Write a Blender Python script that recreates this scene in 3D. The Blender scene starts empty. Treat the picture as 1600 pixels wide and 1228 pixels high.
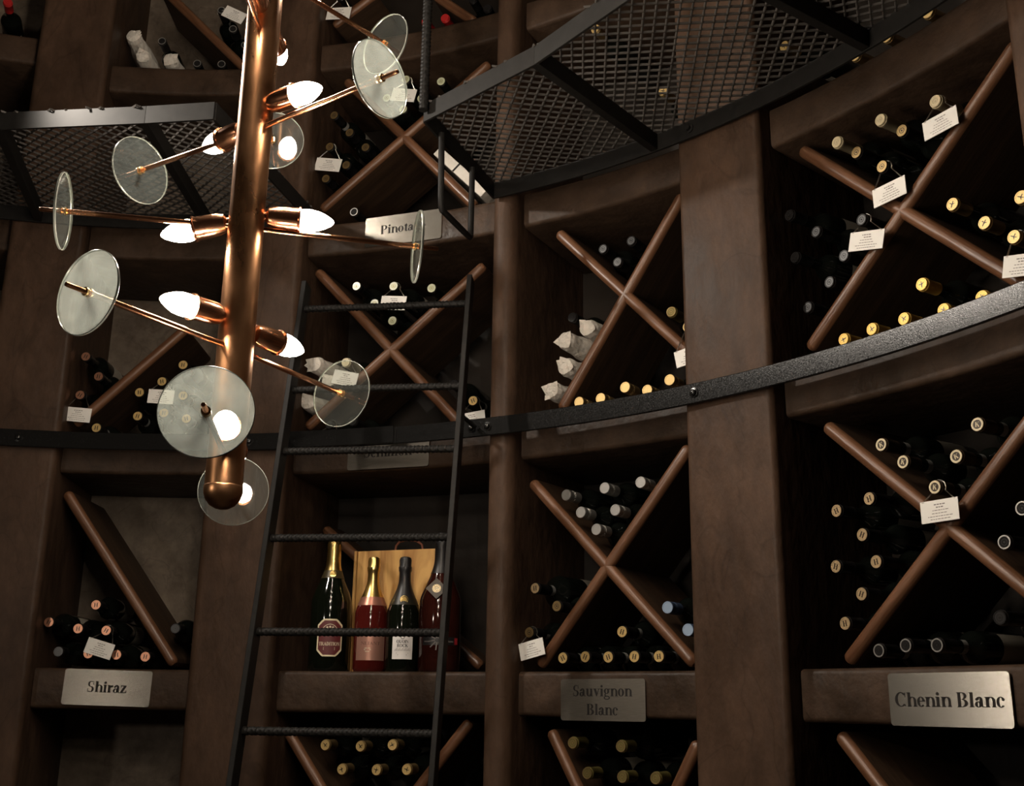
import bpy, math, random
from mathutils import Vector as V, Matrix as M
from math import sin, cos, pi, radians as R, hypot, atan2, sqrt

random.seed(7)
scene = bpy.context.scene
col = scene.collection

# ------------------------------------------------------------------ camera
EYE = 1.55
yaw, pitch, roll, f_px = 0.834512, 0.276248, 0.0142692, 1719.92
fw0 = V((sin(yaw), cos(yaw), 0)); rt = V((cos(yaw), -sin(yaw), 0)); up = V((0, 0, 1))
fw = fw0*cos(pitch) + up*sin(pitch); uu = up*cos(pitch) - fw0*sin(pitch)
cx = rt*cos(roll) + uu*sin(roll); cy = -rt*sin(roll) + uu*cos(roll); cz = -fw
cam_d = bpy.data.cameras.new('camera'); cam = bpy.data.objects.new('camera', cam_d); col.objects.link(cam)
cam.matrix_world = M(((cx.x, cy.x, cz.x, 0), (cx.y, cy.y, cz.y, -1.446858), (cx.z, cy.z, cz.z, EYE), (0, 0, 0, 1)))
cam_d.sensor_width = 36; cam_d.sensor_fit = 'HORIZONTAL'; cam_d.lens = 36*f_px/1600; cam_d.clip_start = .02
scene.camera = cam

# ------------------------------------------------------------------ world, exposure
w = bpy.data.worlds.new('dim_cellar'); scene.world = w; w.use_nodes = True
bg = w.node_tree.nodes['Background']; bg.inputs[0].default_value = (.55, .5, .45, 1); bg.inputs[1].default_value = .004
vs = scene.view_settings
vs.view_transform = 'Standard'; vs.look = 'None'; vs.gamma = 1; vs.use_curve_mapping = False
vs.exposure = 0.45
BULB = 182.0                       # emission strength of a candle bulb

# a spot lamp fixed beside the left walkway, just outside the picture
sl_d = bpy.data.lights.new('spot_lamp', 'SPOT'); sl_d.energy = 52; sl_d.color = (1, .90, .78); sl_d.shadow_soft_size = .035
sl_d.spot_size = R(106); sl_d.spot_blend = .55
sl_o = bpy.data.objects.new('spot_lamp', sl_d); col.objects.link(sl_o)
sl_o.location = (.78, 1.13, 3.25); sl_o.rotation_euler = (V((2.2, -.55, 2.0))-V((.78, 1.13, 3.25))).to_track_quat('-Z', 'Y').to_euler()

# unseen light off to the camera's left, added to gloss the Shiraz plate
fl_d = bpy.data.lights.new('added_gloss_light', 'POINT'); fl_d.energy = 14; fl_d.color = (1, .88, .74); fl_d.shadow_soft_size = .07
fl_o = bpy.data.objects.new('added_gloss_light', fl_d); col.objects.link(fl_o); fl_o.location = (-1.05, .33, 1.9)

# ------------------------------------------------------------------ materials
def nt(name):
    m = bpy.data.materials.new(name); m.use_nodes = True
    t = m.node_tree; return m, t, t.nodes['Principled BSDF']
def setp(b, base, rough, metal=0, spec=.5, **k):
    b.inputs['Base Color'].default_value = (*base, 1); b.inputs['Roughness'].default_value = rough
    b.inputs['Metallic'].default_value = metal; b.inputs['Specular IOR Level'].default_value = spec
    for a, v in k.items(): b.inputs[a].default_value = v
def noise_mat(name, c0, c1, rough, scale=6, metal=0, spec=.5, bump=.1, bscale=40, stretch=(1,1,1), rvar=0, detail=6, worn=False):
    m, t, b = nt(name); setp(b, c0, rough, metal, spec)
    tc = t.nodes.new('ShaderNodeTexCoord'); mp = t.nodes.new('ShaderNodeMapping'); mp.inputs['Scale'].default_value = stretch
    t.links.new(tc.outputs['Object'], mp.inputs[0])
    n = t.nodes.new('ShaderNodeTexNoise'); n.inputs['Scale'].default_value = scale; n.inputs['Detail'].default_value = detail
    n.inputs['Roughness'].default_value = .65
    t.links.new(mp.outputs[0], n.inputs['Vector'])
    r = t.nodes.new('ShaderNodeValToRGB'); r.color_ramp.elements[0].position = .32; r.color_ramp.elements[1].position = .7
    r.color_ramp.elements[0].color = (*c0, 1); r.color_ramp.elements[1].color = (*c1, 1)
    t.links.new(n.outputs[0], r.inputs[0]); t.links.new(r.outputs[0], b.inputs['Base Color'])
    if worn:                                                           # trowel mottling and hairline cracks
        n3 = t.nodes.new('ShaderNodeTexNoise'); n3.inputs['Scale'].default_value = 19; n3.inputs['Detail'].default_value = 8; n3.inputs['Roughness'].default_value = .7
        n4 = t.nodes.new('ShaderNodeTexNoise'); n4.inputs['Scale'].default_value = 4.2; n4.inputs['Detail'].default_value = 3; n4.inputs['Distortion'].default_value = 1.2
        for q in (n3, n4): t.links.new(mp.outputs[0], q.inputs['Vector'])
        m3 = t.nodes.new('ShaderNodeMapRange'); m3.inputs['From Min'].default_value = .3; m3.inputs['From Max'].default_value = .7; m3.inputs['To Min'].default_value = .72; m3.inputs['To Max'].default_value = 1.25
        t.links.new(n3.outputs[0], m3.inputs[0])
        c4 = t.nodes.new('ShaderNodeValToRGB'); e4 = c4.color_ramp.elements; e4[0].position = .488; e4[1].position = .512; e4[0].color = e4[1].color = (1,1,1,1)
        e5 = e4.new(.5); e5.color = (.8,.8,.8,1); t.links.new(n4.outputs[0], c4.inputs[0])
        ml = t.nodes.new('ShaderNodeMath'); ml.operation = 'MULTIPLY'; t.links.new(m3.outputs[0], ml.inputs[0]); t.links.new(c4.outputs[0], ml.inputs[1])
        vm = t.nodes.new('ShaderNodeVectorMath'); vm.operation = 'SCALE'; t.links.new(r.outputs[0], vm.inputs[0]); t.links.new(ml.outputs[0], vm.inputs['Scale'])
        t.links.new(vm.outputs[0], b.inputs['Base Color'])
    if bump:
        n2 = t.nodes.new('ShaderNodeTexNoise'); n2.inputs['Scale'].default_value = bscale; n2.inputs['Detail'].default_value = 4
        t.links.new(mp.outputs[0], n2.inputs['Vector'])
        bp = t.nodes.new('ShaderNodeBump'); bp.inputs['Strength'].default_value = bump; bp.inputs['Distance'].default_value = .01 if bscale < 200 else .002
        t.links.new(n2.outputs[0], bp.inputs['Height']); t.links.new(bp.outputs[0], b.inputs['Normal'])
        if rvar:
            mr = t.nodes.new('ShaderNodeMapRange'); mr.inputs['To Min'].default_value = rough-rvar; mr.inputs['To Max'].default_value = rough+rvar
            mr.inputs['From Min'].default_value = .3; mr.inputs['From Max'].default_value = .7
            t.links.new(n.outputs[0], mr.inputs[0]); t.links.new(mr.outputs[0], b.inputs['Roughness'])
    return m
def plain(name, base, rough, metal=0, spec=.5, **k):
    m, t, b = nt(name); setp(b, base, rough, metal, spec, **k); return m

PLASTER = noise_mat('brown_plaster', (.036, .021, .0135), (.086, .050, .032), .5, 3.2, 0, .15, .4, 24, (1,1,.55), .1, worn=True)
LEDGE = noise_mat('brown_ledge', (.028, .017, .0105), (.066, .040, .026), .5, 5, 0, .2, .4, 26, (1,1,1), .1, worn=True)
LITBACK = noise_mat('lit_grey_brown_plaster', (.09, .068, .050), (.23, .185, .145), .6, 3.5, 0, .2, .3, 18, worn=True)  # extra light on the left bay's back wall is put into this paler colour
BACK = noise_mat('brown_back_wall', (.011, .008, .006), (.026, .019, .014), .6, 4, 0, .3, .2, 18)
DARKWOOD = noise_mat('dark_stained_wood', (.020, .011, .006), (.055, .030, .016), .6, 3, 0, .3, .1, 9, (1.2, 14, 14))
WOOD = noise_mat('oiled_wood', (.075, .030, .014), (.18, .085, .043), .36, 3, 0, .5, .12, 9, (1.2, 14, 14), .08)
STEEL = noise_mat('black_painted_steel', (.007, .007, .007), (.010, .0095, .009), .18, 330, 0, .36, .09, 420, (1,1,1), .12)
RAILM = noise_mat('dark_ladder_steel', (.008, .0075, .007), (.014, .013, .012), .5, 40, 0, .14, 0)
MESHM = noise_mat('grey_mesh_steel', (.032, .028, .025), (.065, .058, .052), .45, 20, .2, .5, 0)
COPPER = noise_mat('aged_copper', (.29, .135, .060), (.50, .26, .13), .3, 9, 1, .5, .04, 30, (1,1,.5), .08)
COPPER_B = noise_mat('bright_copper', (.62, .27, .14), (.75, .36, .20), .2, 12, 1, .5, 0)
BRASS = plain('brass', (.75, .52, .25), .25, 1)
FLOORM = noise_mat('dark_floor', (.03, .024, .02), (.06, .05, .04), .6, 3)
GLASSB = plain('dark_bottle_glass', (.004, .005, .004), .12, 0, .45)
GREENG = plain('green_bottle_glass', (.004, .0055, .003), .07, 0, .5)
ROSEG = plain('rose_wine_glass', (.075, .008, .006), .07, 0, .5)
DROSEG = plain('dark_rose_wine_glass', (.028, .006, .004), .07, 0, .5)
PAPER = noise_mat('white_wrapping_paper', (.60, .55, .48), (.80, .76, .70), .8, 14, 0, .2, .4, 60)
CARD = plain('white_card', (.80, .78, .74), .6, 0, .3)
INK = plain('black_ink', (.012, .010, .009), .6, 0, .3)
GREYINK = plain('grey_ink', (.22, .2, .19), .7, 0, .2)
CHAIN = plain('ball_chain_metal', (.55, .52, .48), .3, 1)
LABELP = plain('bottle_label_paper', (.34, .31, .26), .6, 0, .3)
NECKP = plain('neck_label_paper', (.22, .22, .21), .55, 0, .3)

def brushed():
    m, t, b = nt('brushed_steel_plate'); setp(b, (.62, .57, .50), .22, 1)
    tc = t.nodes.new('ShaderNodeTexCoord'); mp = t.nodes.new('ShaderNodeMapping'); mp.inputs['Scale'].default_value = (1.5, 260, 1)
    t.links.new(tc.outputs['Object'], mp.inputs[0]); n = t.nodes.new('ShaderNodeTexNoise'); n.inputs['Scale'].default_value = 1.4; n.inputs['Detail'].default_value = 3
    t.links.new(mp.outputs[0], n.inputs['Vector'])
    rg = t.nodes.new('ShaderNodeMapRange'); rg.inputs['To Min'].default_value = .85; rg.inputs['To Max'].default_value = 1.12
    t.links.new(n.outputs[0], rg.inputs[0])
    wn = t.nodes.new('ShaderNodeTexWhiteNoise'); ms = t.nodes.new('ShaderNodeMapping'); ms.inputs['Scale'].default_value = (40, 9000, 1)
    t.links.new(tc.outputs['Object'], ms.inputs[0]); t.links.new(ms.outputs[0], wn.inputs['Vector'])
    sb = t.nodes.new('ShaderNodeMath'); sb.operation = 'MULTIPLY_ADD'; sb.inputs[1].default_value = 1.15; sb.inputs[2].default_value = -.575
    t.links.new(wn.outputs['Value'], sb.inputs[0])
    cb = t.nodes.new('ShaderNodeCombineXYZ'); t.links.new(sb.outputs[0], cb.inputs[2])       # brushed along the plate: spreads the gloss up and down
    ge = t.nodes.new('ShaderNodeNewGeometry'); ad = t.nodes.new('ShaderNodeVectorMath'); t.links.new(ge.outputs['Normal'], ad.inputs[0]); t.links.new(cb.outputs[0], ad.inputs[1])
    nn = t.nodes.new('ShaderNodeVectorMath'); nn.operation = 'NORMALIZE'; t.links.new(ad.outputs[0], nn.inputs[0]); t.links.new(nn.outputs[0], b.inputs['Normal'])
    mc = t.nodes.new('ShaderNodeVectorMath'); mc.operation = 'SCALE'; mc.inputs[0].default_value = (.52, .48, .41); t.links.new(rg.outputs[0], mc.inputs['Scale']); t.links.new(mc.outputs[0], b.inputs['Base Color'])
    return m
PLATE = brushed()
SHADEPLATE = noise_mat('shaded_steel_plate', (.20, .18, .15), (.30, .27, .235), .42, 40, 1, .5, .05, 60, (1, 30, 1))  # darker plate steel: missing lamp gloss and band shade put into the colour
def pine():
    m, t, b = nt('pine_box_wood'); setp(b, (.55, .3, .1), .5, 0, .3)
    tc = t.nodes.new('ShaderNodeTexCoord'); mp = t.nodes.new('ShaderNodeMapping'); mp.inputs['Scale'].default_value = (9, 9, 1.6)
    t.links.new(tc.outputs['Object'], mp.inputs[0])
    n = t.nodes.new('ShaderNodeTexNoise'); n.inputs['Scale'].default_value = 1.6; n.inputs['Detail'].default_value = 3; n.inputs['Distortion'].default_value = 2.2
    t.links.new(mp.outputs[0], n.inputs['Vector'])
    r = t.nodes.new('ShaderNodeValToRGB'); r.color_ramp.elements[0].color = (.34, .15, .045, 1); r.color_ramp.elements[1].color = (.68, .40, .14, 1)
    r.color_ramp.elements[0].position = .3; r.color_ramp.elements[1].position = .62
    t.links.new(n.outputs[0], r.inputs[0]); t.links.new(r.outputs[0], b.inputs['Base Color']); return m
PINE = pine()
def bulb_mat():
    m = bpy.data.materials.new('glowing_bulb'); m.use_nodes = True; t = m.node_tree; t.nodes.clear()
    e = t.nodes.new('ShaderNodeEmission'); e.inputs[0].default_value = (1, .86, .70, 1); e.inputs[1].default_value = BULB
    o = t.nodes.new('ShaderNodeOutputMaterial'); t.links.new(e.outputs[0], o.inputs[0]); return m
BULBM = bulb_mat()
def disc_mat():
    m = bpy.data.materials.new('dusty_disc_glass'); m.use_nodes = True; t = m.node_tree; t.nodes.clear()
    tr = t.nodes.new('ShaderNodeBsdfTransparent'); tr.inputs[0].default_value = (.93, .95, .92, 1)
    gl = t.nodes.new('ShaderNodeBsdfGlossy'); gl.inputs['Roughness'].default_value = .03
    tl = t.nodes.new('ShaderNodeBsdfTranslucent'); tl.inputs[0].default_value = (.62, .68, .66, 1)
    df = t.nodes.new('ShaderNodeBsdfDiffuse'); df.inputs[0].default_value = (.62, .66, .64, 1)
    a = t.nodes.new('ShaderNodeMixShader'); a.inputs[0].default_value = .05
    t.links.new(tl.outputs[0], a.inputs[1]); t.links.new(df.outputs[0], a.inputs[2])
    d = t.nodes.new('ShaderNodeMixShader'); t.links.new(tr.outputs[0], d.inputs[1]); t.links.new(a.outputs[0], d.inputs[2])
    tc = t.nodes.new('ShaderNodeTexCoord'); n = t.nodes.new('ShaderNodeTexNoise'); n.inputs['Scale'].default_value = 60; n.inputs['Detail'].default_value = 5
    t.links.new(tc.outputs['Object'], n.inputs['Vector'])
    mr = t.nodes.new('ShaderNodeMapRange'); mr.inputs['From Min'].default_value = .3; mr.inputs['From Max'].default_value = .75
    mr.inputs['To Min'].default_value = .05; mr.inputs['To Max'].default_value = .09
    t.links.new(n.outputs[0], mr.inputs[0]); t.links.new(mr.outputs[0], d.inputs[0])
    lw = t.nodes.new('ShaderNodeLayerWeight'); pw = t.nodes.new('ShaderNodeMath'); pw.operation = 'POWER'; pw.inputs[1].default_value = 4
    t.links.new(lw.outputs['Facing'], pw.inputs[0]); fr = t.nodes.new('ShaderNodeMath'); fr.operation = 'MULTIPLY_ADD'; fr.inputs[1].default_value = .6; fr.inputs[2].default_value = .035
    t.links.new(pw.outputs[0], fr.inputs[0])
    e = t.nodes.new('ShaderNodeMixShader'); t.links.new(fr.outputs[0], e.inputs[0]); t.links.new(d.outputs[0], e.inputs[1]); t.links.new(gl.outputs[0], e.inputs[2])
    o = t.nodes.new('ShaderNodeOutputMaterial'); t.links.new(e.outputs[0], o.inputs[0]); return m
DISC = disc_mat()
DISC_EDGE = plain('disc_glass_edge', (.16, .17, .15), .2, 0, .6)

# ------------------------------------------------------------------ mesh helper
class MB:
    def __init__(s): s.v = []; s.f = []; s.m = []; s.sm = []
    def add(s, vs, fs, mi=0, smooth=False):
        b = len(s.v); s.v += [tuple(p) for p in vs]
        for f in fs: s.f.append([b+i for i in f]); s.m.append(mi); s.sm.append(smooth)
        return s
    def box(s, c, ax, h, mi=0, bev=0):
        c = V(c); X, Y, Z = [V(a) for a in ax]
        if bev <= 0:
            vs = [c+X*(i*h[0])+Y*(j*h[1])+Z*(k*h[2]) for i in (-1,1) for j in (-1,1) for k in (-1,1)]
            return s.add(vs, [(0,1,3,2),(4,6,7,5),(0,4,5,1),(2,3,7,6),(0,2,6,4),(1,5,7,3)], mi)
        vs = []; ix = {}
        for i in (-1,1):
            for j in (-1,1):
                for k in (-1,1):
                    for a in range(3):
                        e = [h[0]-bev, h[1]-bev, h[2]-bev]; e[a] = h[a]
                        ix[(i,j,k,a)] = len(vs); vs.append(c+X*(i*e[0])+Y*(j*e[1])+Z*(k*e[2]))
        fs = []
        for a in range(3):
            b_, c_ = [(1,2),(0,2),(0,1)][a]
            for sg in (-1,1):
                q = []
                for p, r in ((-1,-1),(1,-1),(1,1),(-1,1)):
                    t = [0,0,0]; t[a] = sg; t[b_] = p; t[c_] = r; q.append(ix[(*t, a)])
                fs.append(q)
            for p in (-1,1):
                for r in (-1,1):
                    t0 = [0,0,0]; t0[b_] = p; t0[c_] = r; t1 = list(t0); t0[a] = -1; t1[a] = 1
                    fs.append([ix[(*t0,b_)], ix[(*t1,b_)], ix[(*t1,c_)], ix[(*t0,c_)]])
        for i in (-1,1):
            for j in (-1,1):
                for k in (-1,1): fs.append([ix[(i,j,k,0)], ix[(i,j,k,1)], ix[(i,j,k,2)]])
        return s.add(vs, fs, mi)
    def lathe(s, prof, n=24, mi=0, origin=(0,0,0), ax=((1,0,0),(0,1,0),(0,0,1)), smooth=True, jit=0):
        o = V(origin); X, Y, Z = [V(a) for a in ax]; vs = []; fs = []
        for r, z in prof:
            for i in range(n):
                a = 2*pi*i/n; rr = r*(1+random.uniform(-jit, jit)) if jit else r
                vs.append(o+X*(rr*cos(a))+Y*(rr*sin(a))+Z*(z+(random.uniform(-jit, jit)*.03 if jit else 0)))
        for k in range(len(prof)-1):
            for i in range(n):
                j = (i+1) % n; fs.append((k*n+i, k*n+j, (k+1)*n+j, (k+1)*n+i))
        fs.append(tuple(range(n))[::-1]); fs.append(tuple((len(prof)-1)*n+i for i in range(n)))
        return s.add(vs, fs, mi, smooth)
    def tube(s, pts, r, n=10, mi=0, smooth=True):
        pts = [V(p) for p in pts]; vs = []; fs = []; K = len(pts)
        t = (pts[1]-pts[0]).normalized(); u = t.orthogonal().normalized()
        for k in range(K):
            if k == 0: d = pts[1]-pts[0]
            elif k == K-1: d = pts[-1]-pts[-2]
            else: d = (pts[k]-pts[k-1]).normalized()+(pts[k+1]-pts[k]).normalized()
            d.normalize(); u = (u-d*u.dot(d)).normalized(); w_ = d.cross(u)
            rr = r[k] if isinstance(r, (list, tuple)) else r
            for i in range(n):
                a = 2*pi*i/n; vs.append(pts[k]+u*(rr*cos(a))+w_*(rr*sin(a)))
        for k in range(K-1):
            for i in range(n):
                j = (i+1) % n; fs.append((k*n+i, k*n+j, (k+1)*n+j, (k+1)*n+i))
        fs.append(tuple(range(n))[::-1]); fs.append(tuple((K-1)*n+i for i in range(n)))
        return s.add(vs, fs, mi, smooth)
    def prism(s, poly, z0, z1, mi=0, fn=None, smooth=False):
        n = len(poly); fn = fn or (lambda x, y, z: (x, y, z))
        vs = [fn(x, y, z0) for x, y in poly]+[fn(x, y, z1) for x, y in poly]
        return s.add(vs, [tuple(range(n))[::-1], tuple(range(n, 2*n))]+[(i, (i+1) % n, n+(i+1) % n, n+i) for i in range(n)], mi, smooth)
    def ring(s, prof, t0, t1, n, mi=0, smooth=False):      # prof: closed (radius, height) loop swept round the cellar axis, degrees
        k = len(prof); vs = []; fs = []
        for i in range(n+1):
            a = R(t0+(t1-t0)*i/n)
            for r, z in prof: vs.append((r*sin(a), r*cos(a), z))
        for i in range(n):
            for j in range(k): fs.append((i*k+j, i*k+(j+1) % k, (i+1)*k+(j+1) % k, (i+1)*k+j))
        if abs(t1-t0) < 359: fs.append(tuple(range(k))[::-1]); fs.append(tuple(n*k+j for j in range(k)))
        return s.add(vs, fs, mi, smooth)

WM = {}
def obj(name, mb, mats, parent=None, mat=None, auto=None):
    me = bpy.data.meshes.new(name); me.from_pydata(mb.v, [], mb.f)
    for m in (mats if isinstance(mats, (list, tuple)) else [mats]): me.materials.append(m)
    me.polygons.foreach_set('material_index', mb.m); me.polygons.foreach_set('use_smooth', mb.sm)
    me.update()
    import bmesh
    bm = bmesh.new(); bm.from_mesh(me); bmesh.ops.recalc_face_normals(bm, faces=bm.faces)
    for e in bm.edges:
        if len(e.link_faces) == 2 and e.calc_face_angle(0) > R(38): e.smooth = False
    bm.to_mesh(me); bm.free()
    o = bpy.data.objects.new(name, me); col.objects.link(o); mat = mat or M.Identity(4)
    WM[o] = mat.copy(); o.matrix_basis = mat
    if parent: o.parent = parent; o.matrix_parent_inverse = WM[parent].inverted()
    return o
def root(name, label, cat, mat=None, group=None):
    o = bpy.data.objects.new(name, None); col.objects.link(o); o.empty_display_size = .05
    mat = mat if mat is not None else M.Identity(4)
    if isinstance(mat, V): mat = M.Translation(mat)
    o.matrix_basis = mat; WM[o] = mat.copy(); tag(o, label, cat, group); return o
def tag(o, label=None, cat=None, group=None, kind=None):
    if label: o['label'] = label
    if cat: o['category'] = cat
    if group: o['group'] = group
    if kind: o['kind'] = kind
    return o
def copy_tree(o, parent=None):
    c = o.copy(); col.objects.link(c)
    if parent: c.parent = parent
    for ch in list(o.children): copy_tree(ch, c)
    return c
def pol(th, r, z=0): a = R(th); return V((r*sin(a), r*cos(a), z))
def frame_mat(o, X, Y, Z):
    X, Y, Z, o = V(X), V(Y), V(Z), V(o)
    return M(((X.x, Y.x, Z.x, o.x), (X.y, Y.y, Z.y, o.y), (X.z, Y.z, Z.z, o.z), (0,0,0,1)))
def rrect(x0, y0, x1, y1, r, n=5):
    P = []
    for cx_, cy_, a0 in ((x1-r, y1-r, 0), (x0+r, y1-r, 90), (x0+r, y0+r, 180), (x1-r, y0+r, 270)):
        for i in range(n+1): a = R(a0+90*i/n); P.append((cx_+r*cos(a), cy_+r*sin(a)))
    return P

# ------------------------------------------------------------------ serif lettering from strokes (unit = capital height)
def Rc(x0, y0, x1, y1): return [(x0,y0),(x1,y0),(x1,y1),(x0,y1)]
def El(cx_, cy_, rx, ry, ix, iy, a0=0, a1=360, n=18):
    out = []; N = max(3, int(n*abs(a1-a0)/360)+2)
    for i in range(N):
        a, b = R(a0+(a1-a0)*i/N), R(a0+(a1-a0)*(i+1)/N)
        out.append([(cx_+ix*cos(a), cy_+iy*sin(a)), (cx_+rx*cos(a), cy_+ry*sin(a)), (cx_+rx*cos(b), cy_+ry*sin(b)), (cx_+ix*cos(b), cy_+iy*sin(b))])
    return out
def Dot(x, y, r): return [[(x+r*cos(2*pi*i/12), y+r*sin(2*pi*i/12)) for i in range(12)]]
def stem(x, y1, flag=True, w_=.21, s0=True):
    o = [Rc(x, 0, x+w_, y1)]
    if s0: o.append(Rc(x-.07, 0, x+w_+.07, .045))
    if flag: o.append(Rc(x-.08, y1-.045, x+w_, y1))
    return o
def arch(x, w_=.42): return El(x+w_*.42, .44, w_*.74, .26, w_*.28, .19, 0, 175)+[Rc(x+w_*.70, 0, x+w_*1.16, .46), Rc(x+w_*.70-.06, 0, x+w_*1.16+.06, .045)]
GL = {
 'P': (.84, stem(.1,1,False)+[Rc(.03,.955,.42,1)]+El(.40,.73,.38,.27,.16,.22,-95,95)),
 'S': (.72, El(.34,.74,.29,.27,.11,.22,50,250)+El(.33,.27,.31,.28,.12,.23,-135,75)+[[(.06,.66),(.22,.52),(.62,.34),(.46,.48)],Rc(.55,.68,.60,1),Rc(.05,0,.10,.32)]),
 'B': (.88, stem(.1,1,False)+[Rc(.03,.955,.42,1)]+El(.40,.755,.34,.245,.13,.2,-95,95)+El(.42,.27,.40,.27,.16,.22,-95,95)),
 'C': (.94, El(.50,.5,.47,.52,.25,.46,42,318)+[Rc(.80,.66,.85,1),Rc(.80,.02,.85,.1)]),
 'T': (.80, stem(.3,1,False)+[Rc(.03,.94,.78,1),Rc(.03,.74,.08,1),Rc(.73,.74,.78,1)]),
 'R': (.92, stem(.1,1,False)+[Rc(.03,.955,.42,1),[(.36,.5),(.58,.5),(.92,.03),(.68,0)],Rc(.66,0,.95,.045)]+El(.40,.74,.36,.26,.15,.21,-95,95)),
 'A': (.90, [[(.08,0),(.15,0),(.47,.86),(.42,1)],[(.42,1),(.48,1),(.84,0),(.6,0),(.38,.7)],Rc(.22,.28,.66,.34),Rc(0,0,.28,.045),Rc(.52,0,.92,.045)]),
 'D': (.94, stem(.1,1,False)+[Rc(.03,.955,.42,1)]+El(.38,.5,.5,.5,.27,.44,-92,92)),
 'I': (.42, stem(.1,1,False)+[Rc(.03,.955,.38,1)]),
 'O': (.96, El(.47,.5,.46,.52,.24,.46)),
 'N': (.94, [Rc(.12,0,.18,1),Rc(.74,0,.80,1),[(.05,1),(.28,1),(.80,.12),(.80,0),(.74,0)],Rc(.03,0,.28,.045),Rc(.62,.955,.9,1)]),
 'Q': (.96, El(.47,.5,.46,.52,.24,.46)+[[(.45,.05),(.6,.05),(.9,-.22),(.75,-.22)]]),
 'U': (.94, stem(.12,1,False,.21,False)[:1]+[Rc(.03,.955,.42,1),Rc(.72,.3,.78,1),Rc(.62,.955,.9,1)]+El(.45,.33,.33,.35,.13,.28,180,360)),
 'K': (.94, stem(.1,1,False)+[Rc(.03,.955,.42,1),[(.30,.42),(.30,.52),(.74,1),(.82,1)],[(.38,.56),(.52,.68),(.94,.0),(.68,.0)],Rc(.6,.955,.92,1),Rc(.6,0,.97,.045)]),
 'H': (.98, stem(.1,1,False)+stem(.66,1,False)+[Rc(.03,.955,.38,1),Rc(.59,.955,.94,1),Rc(.3,.47,.7,.53)]),
 'L': (.82, stem(.1,1,False)+[Rc(.03,.955,.40,1),Rc(.1,0,.78,.05),Rc(.73,0,.78,.28)]),
 'i': (.40, stem(.09,.69)+Dot(.195,.90,.115)),
 'n': (.78, stem(.09,.69)+arch(.25)),
 'm': (1.16, stem(.09,.69)+arch(.25)+arch(.63)),
 'h': (.78, stem(.09,1)+arch(.25)),
 'l': (.40, stem(.09,1)),
 'u': (.80, [Rc(.09,.2,.30,.69),Rc(.01,.645,.30,.69),Rc(.50,0,.71,.69),Rc(.42,.645,.71,.69),Rc(.50,0,.80,.045)]+El(.37,.24,.28,.26,.08,.19,180,360)),
 'o': (.70, El(.34,.345,.32,.36,.11,.31)),
 'e': (.62, El(.32,.345,.30,.36,.10,.31,8,318)+[Rc(.12,.36,.62,.41)]),
 'c': (.62, El(.32,.345,.30,.36,.10,.31,48,318)+Dot(.49,.52,.10)),
 'a': (.68, El(.25,.19,.24,.21,.06,.15)+[Rc(.35,.06,.56,.5),Rc(.5,0,.68,.06)]+El(.33,.47,.23,.24,.03,.18,0,170)+Dot(.15,.53,.09)),
 'g': (.70, El(.31,.46,.28,.25,.09,.20)+El(.33,-.13,.32,.18,.22,.10)+[[(.12,.24),(.22,.24),(.22,.02),(.08,.06)],Rc(.48,.6,.68,.68),[(.1,.08),(.5,.03),(.56,-.06),(.2,.0)]]),
 't': (.46, [Rc(.12,.12,.33,.80),[(.12,.69),(.33,.69),(.33,.92)],Rc(.01,.63,.44,.69)]+El(.31,.16,.19,.17,.03,.10,180,330)),
 'r': (.56, stem(.09,.69)+El(.44,.42,.20,.26,.08,.16,60,170)+Dot(.46,.58,.10)),
 'z': (.62, [Rc(.03,.61,.57,.69),Rc(.02,0,.59,.08),[(.34,.61),(.57,.61),(.25,.08),(.02,.08)],Rc(.03,.48,.08,.69),Rc(.54,0,.59,.22)]),
 'v': (.72, [[(.05,.69),(.30,.69),(.45,.25),(.40,0),(.33,0)],[(.57,.69),(.65,.69),(.40,0),(.36,.06)],Rc(0,.645,.38,.69),Rc(.46,.645,.74,.69)]),
 ' ': (.36, []),
}
def text_polys(s, size, x=0, y=0, center=True, sx=1.0):
    tot = sum(GL[c][0] for c in s)*size*sx; px = x-(tot/2 if center else 0); out = []
    for c in s:
        for p in GL[c][1]: out.append([(px+a*size*sx, y+b*size) for a, b in p])
        px += GL[c][0]*size*sx
    return out
def put_polys(mb, polys, fn, z0, z1, mi=0):
    for p in polys: mb.prism(p, z0, z1, mi, fn)

# ------------------------------------------------------------------ bays (degrees round the cellar)
BAYS = dict(far=(24.0, 35.2), left=(41.0, 52.3), champ=(58.7, 74.75), sauv=(76.9, 90.35), chen=(96.75, 113.95), end=(120.5, 134))
def bf(b):
    c = R(sum(BAYS[b])/2); return V((sin(c), cos(c), 0)), V((cos(c), -sin(c), 0))
def at(b, D, s, z): n, t = bf(b); return n*D+t*s+V((0, 0, z))
LV = dict(Z=(.85,.96), A=(1.5225,1.634), B=(2.197,2.306), C=(2.888,2.995), D=(3.545,3.645), E=(4.23,4.33))
TOP = 4.9

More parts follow.
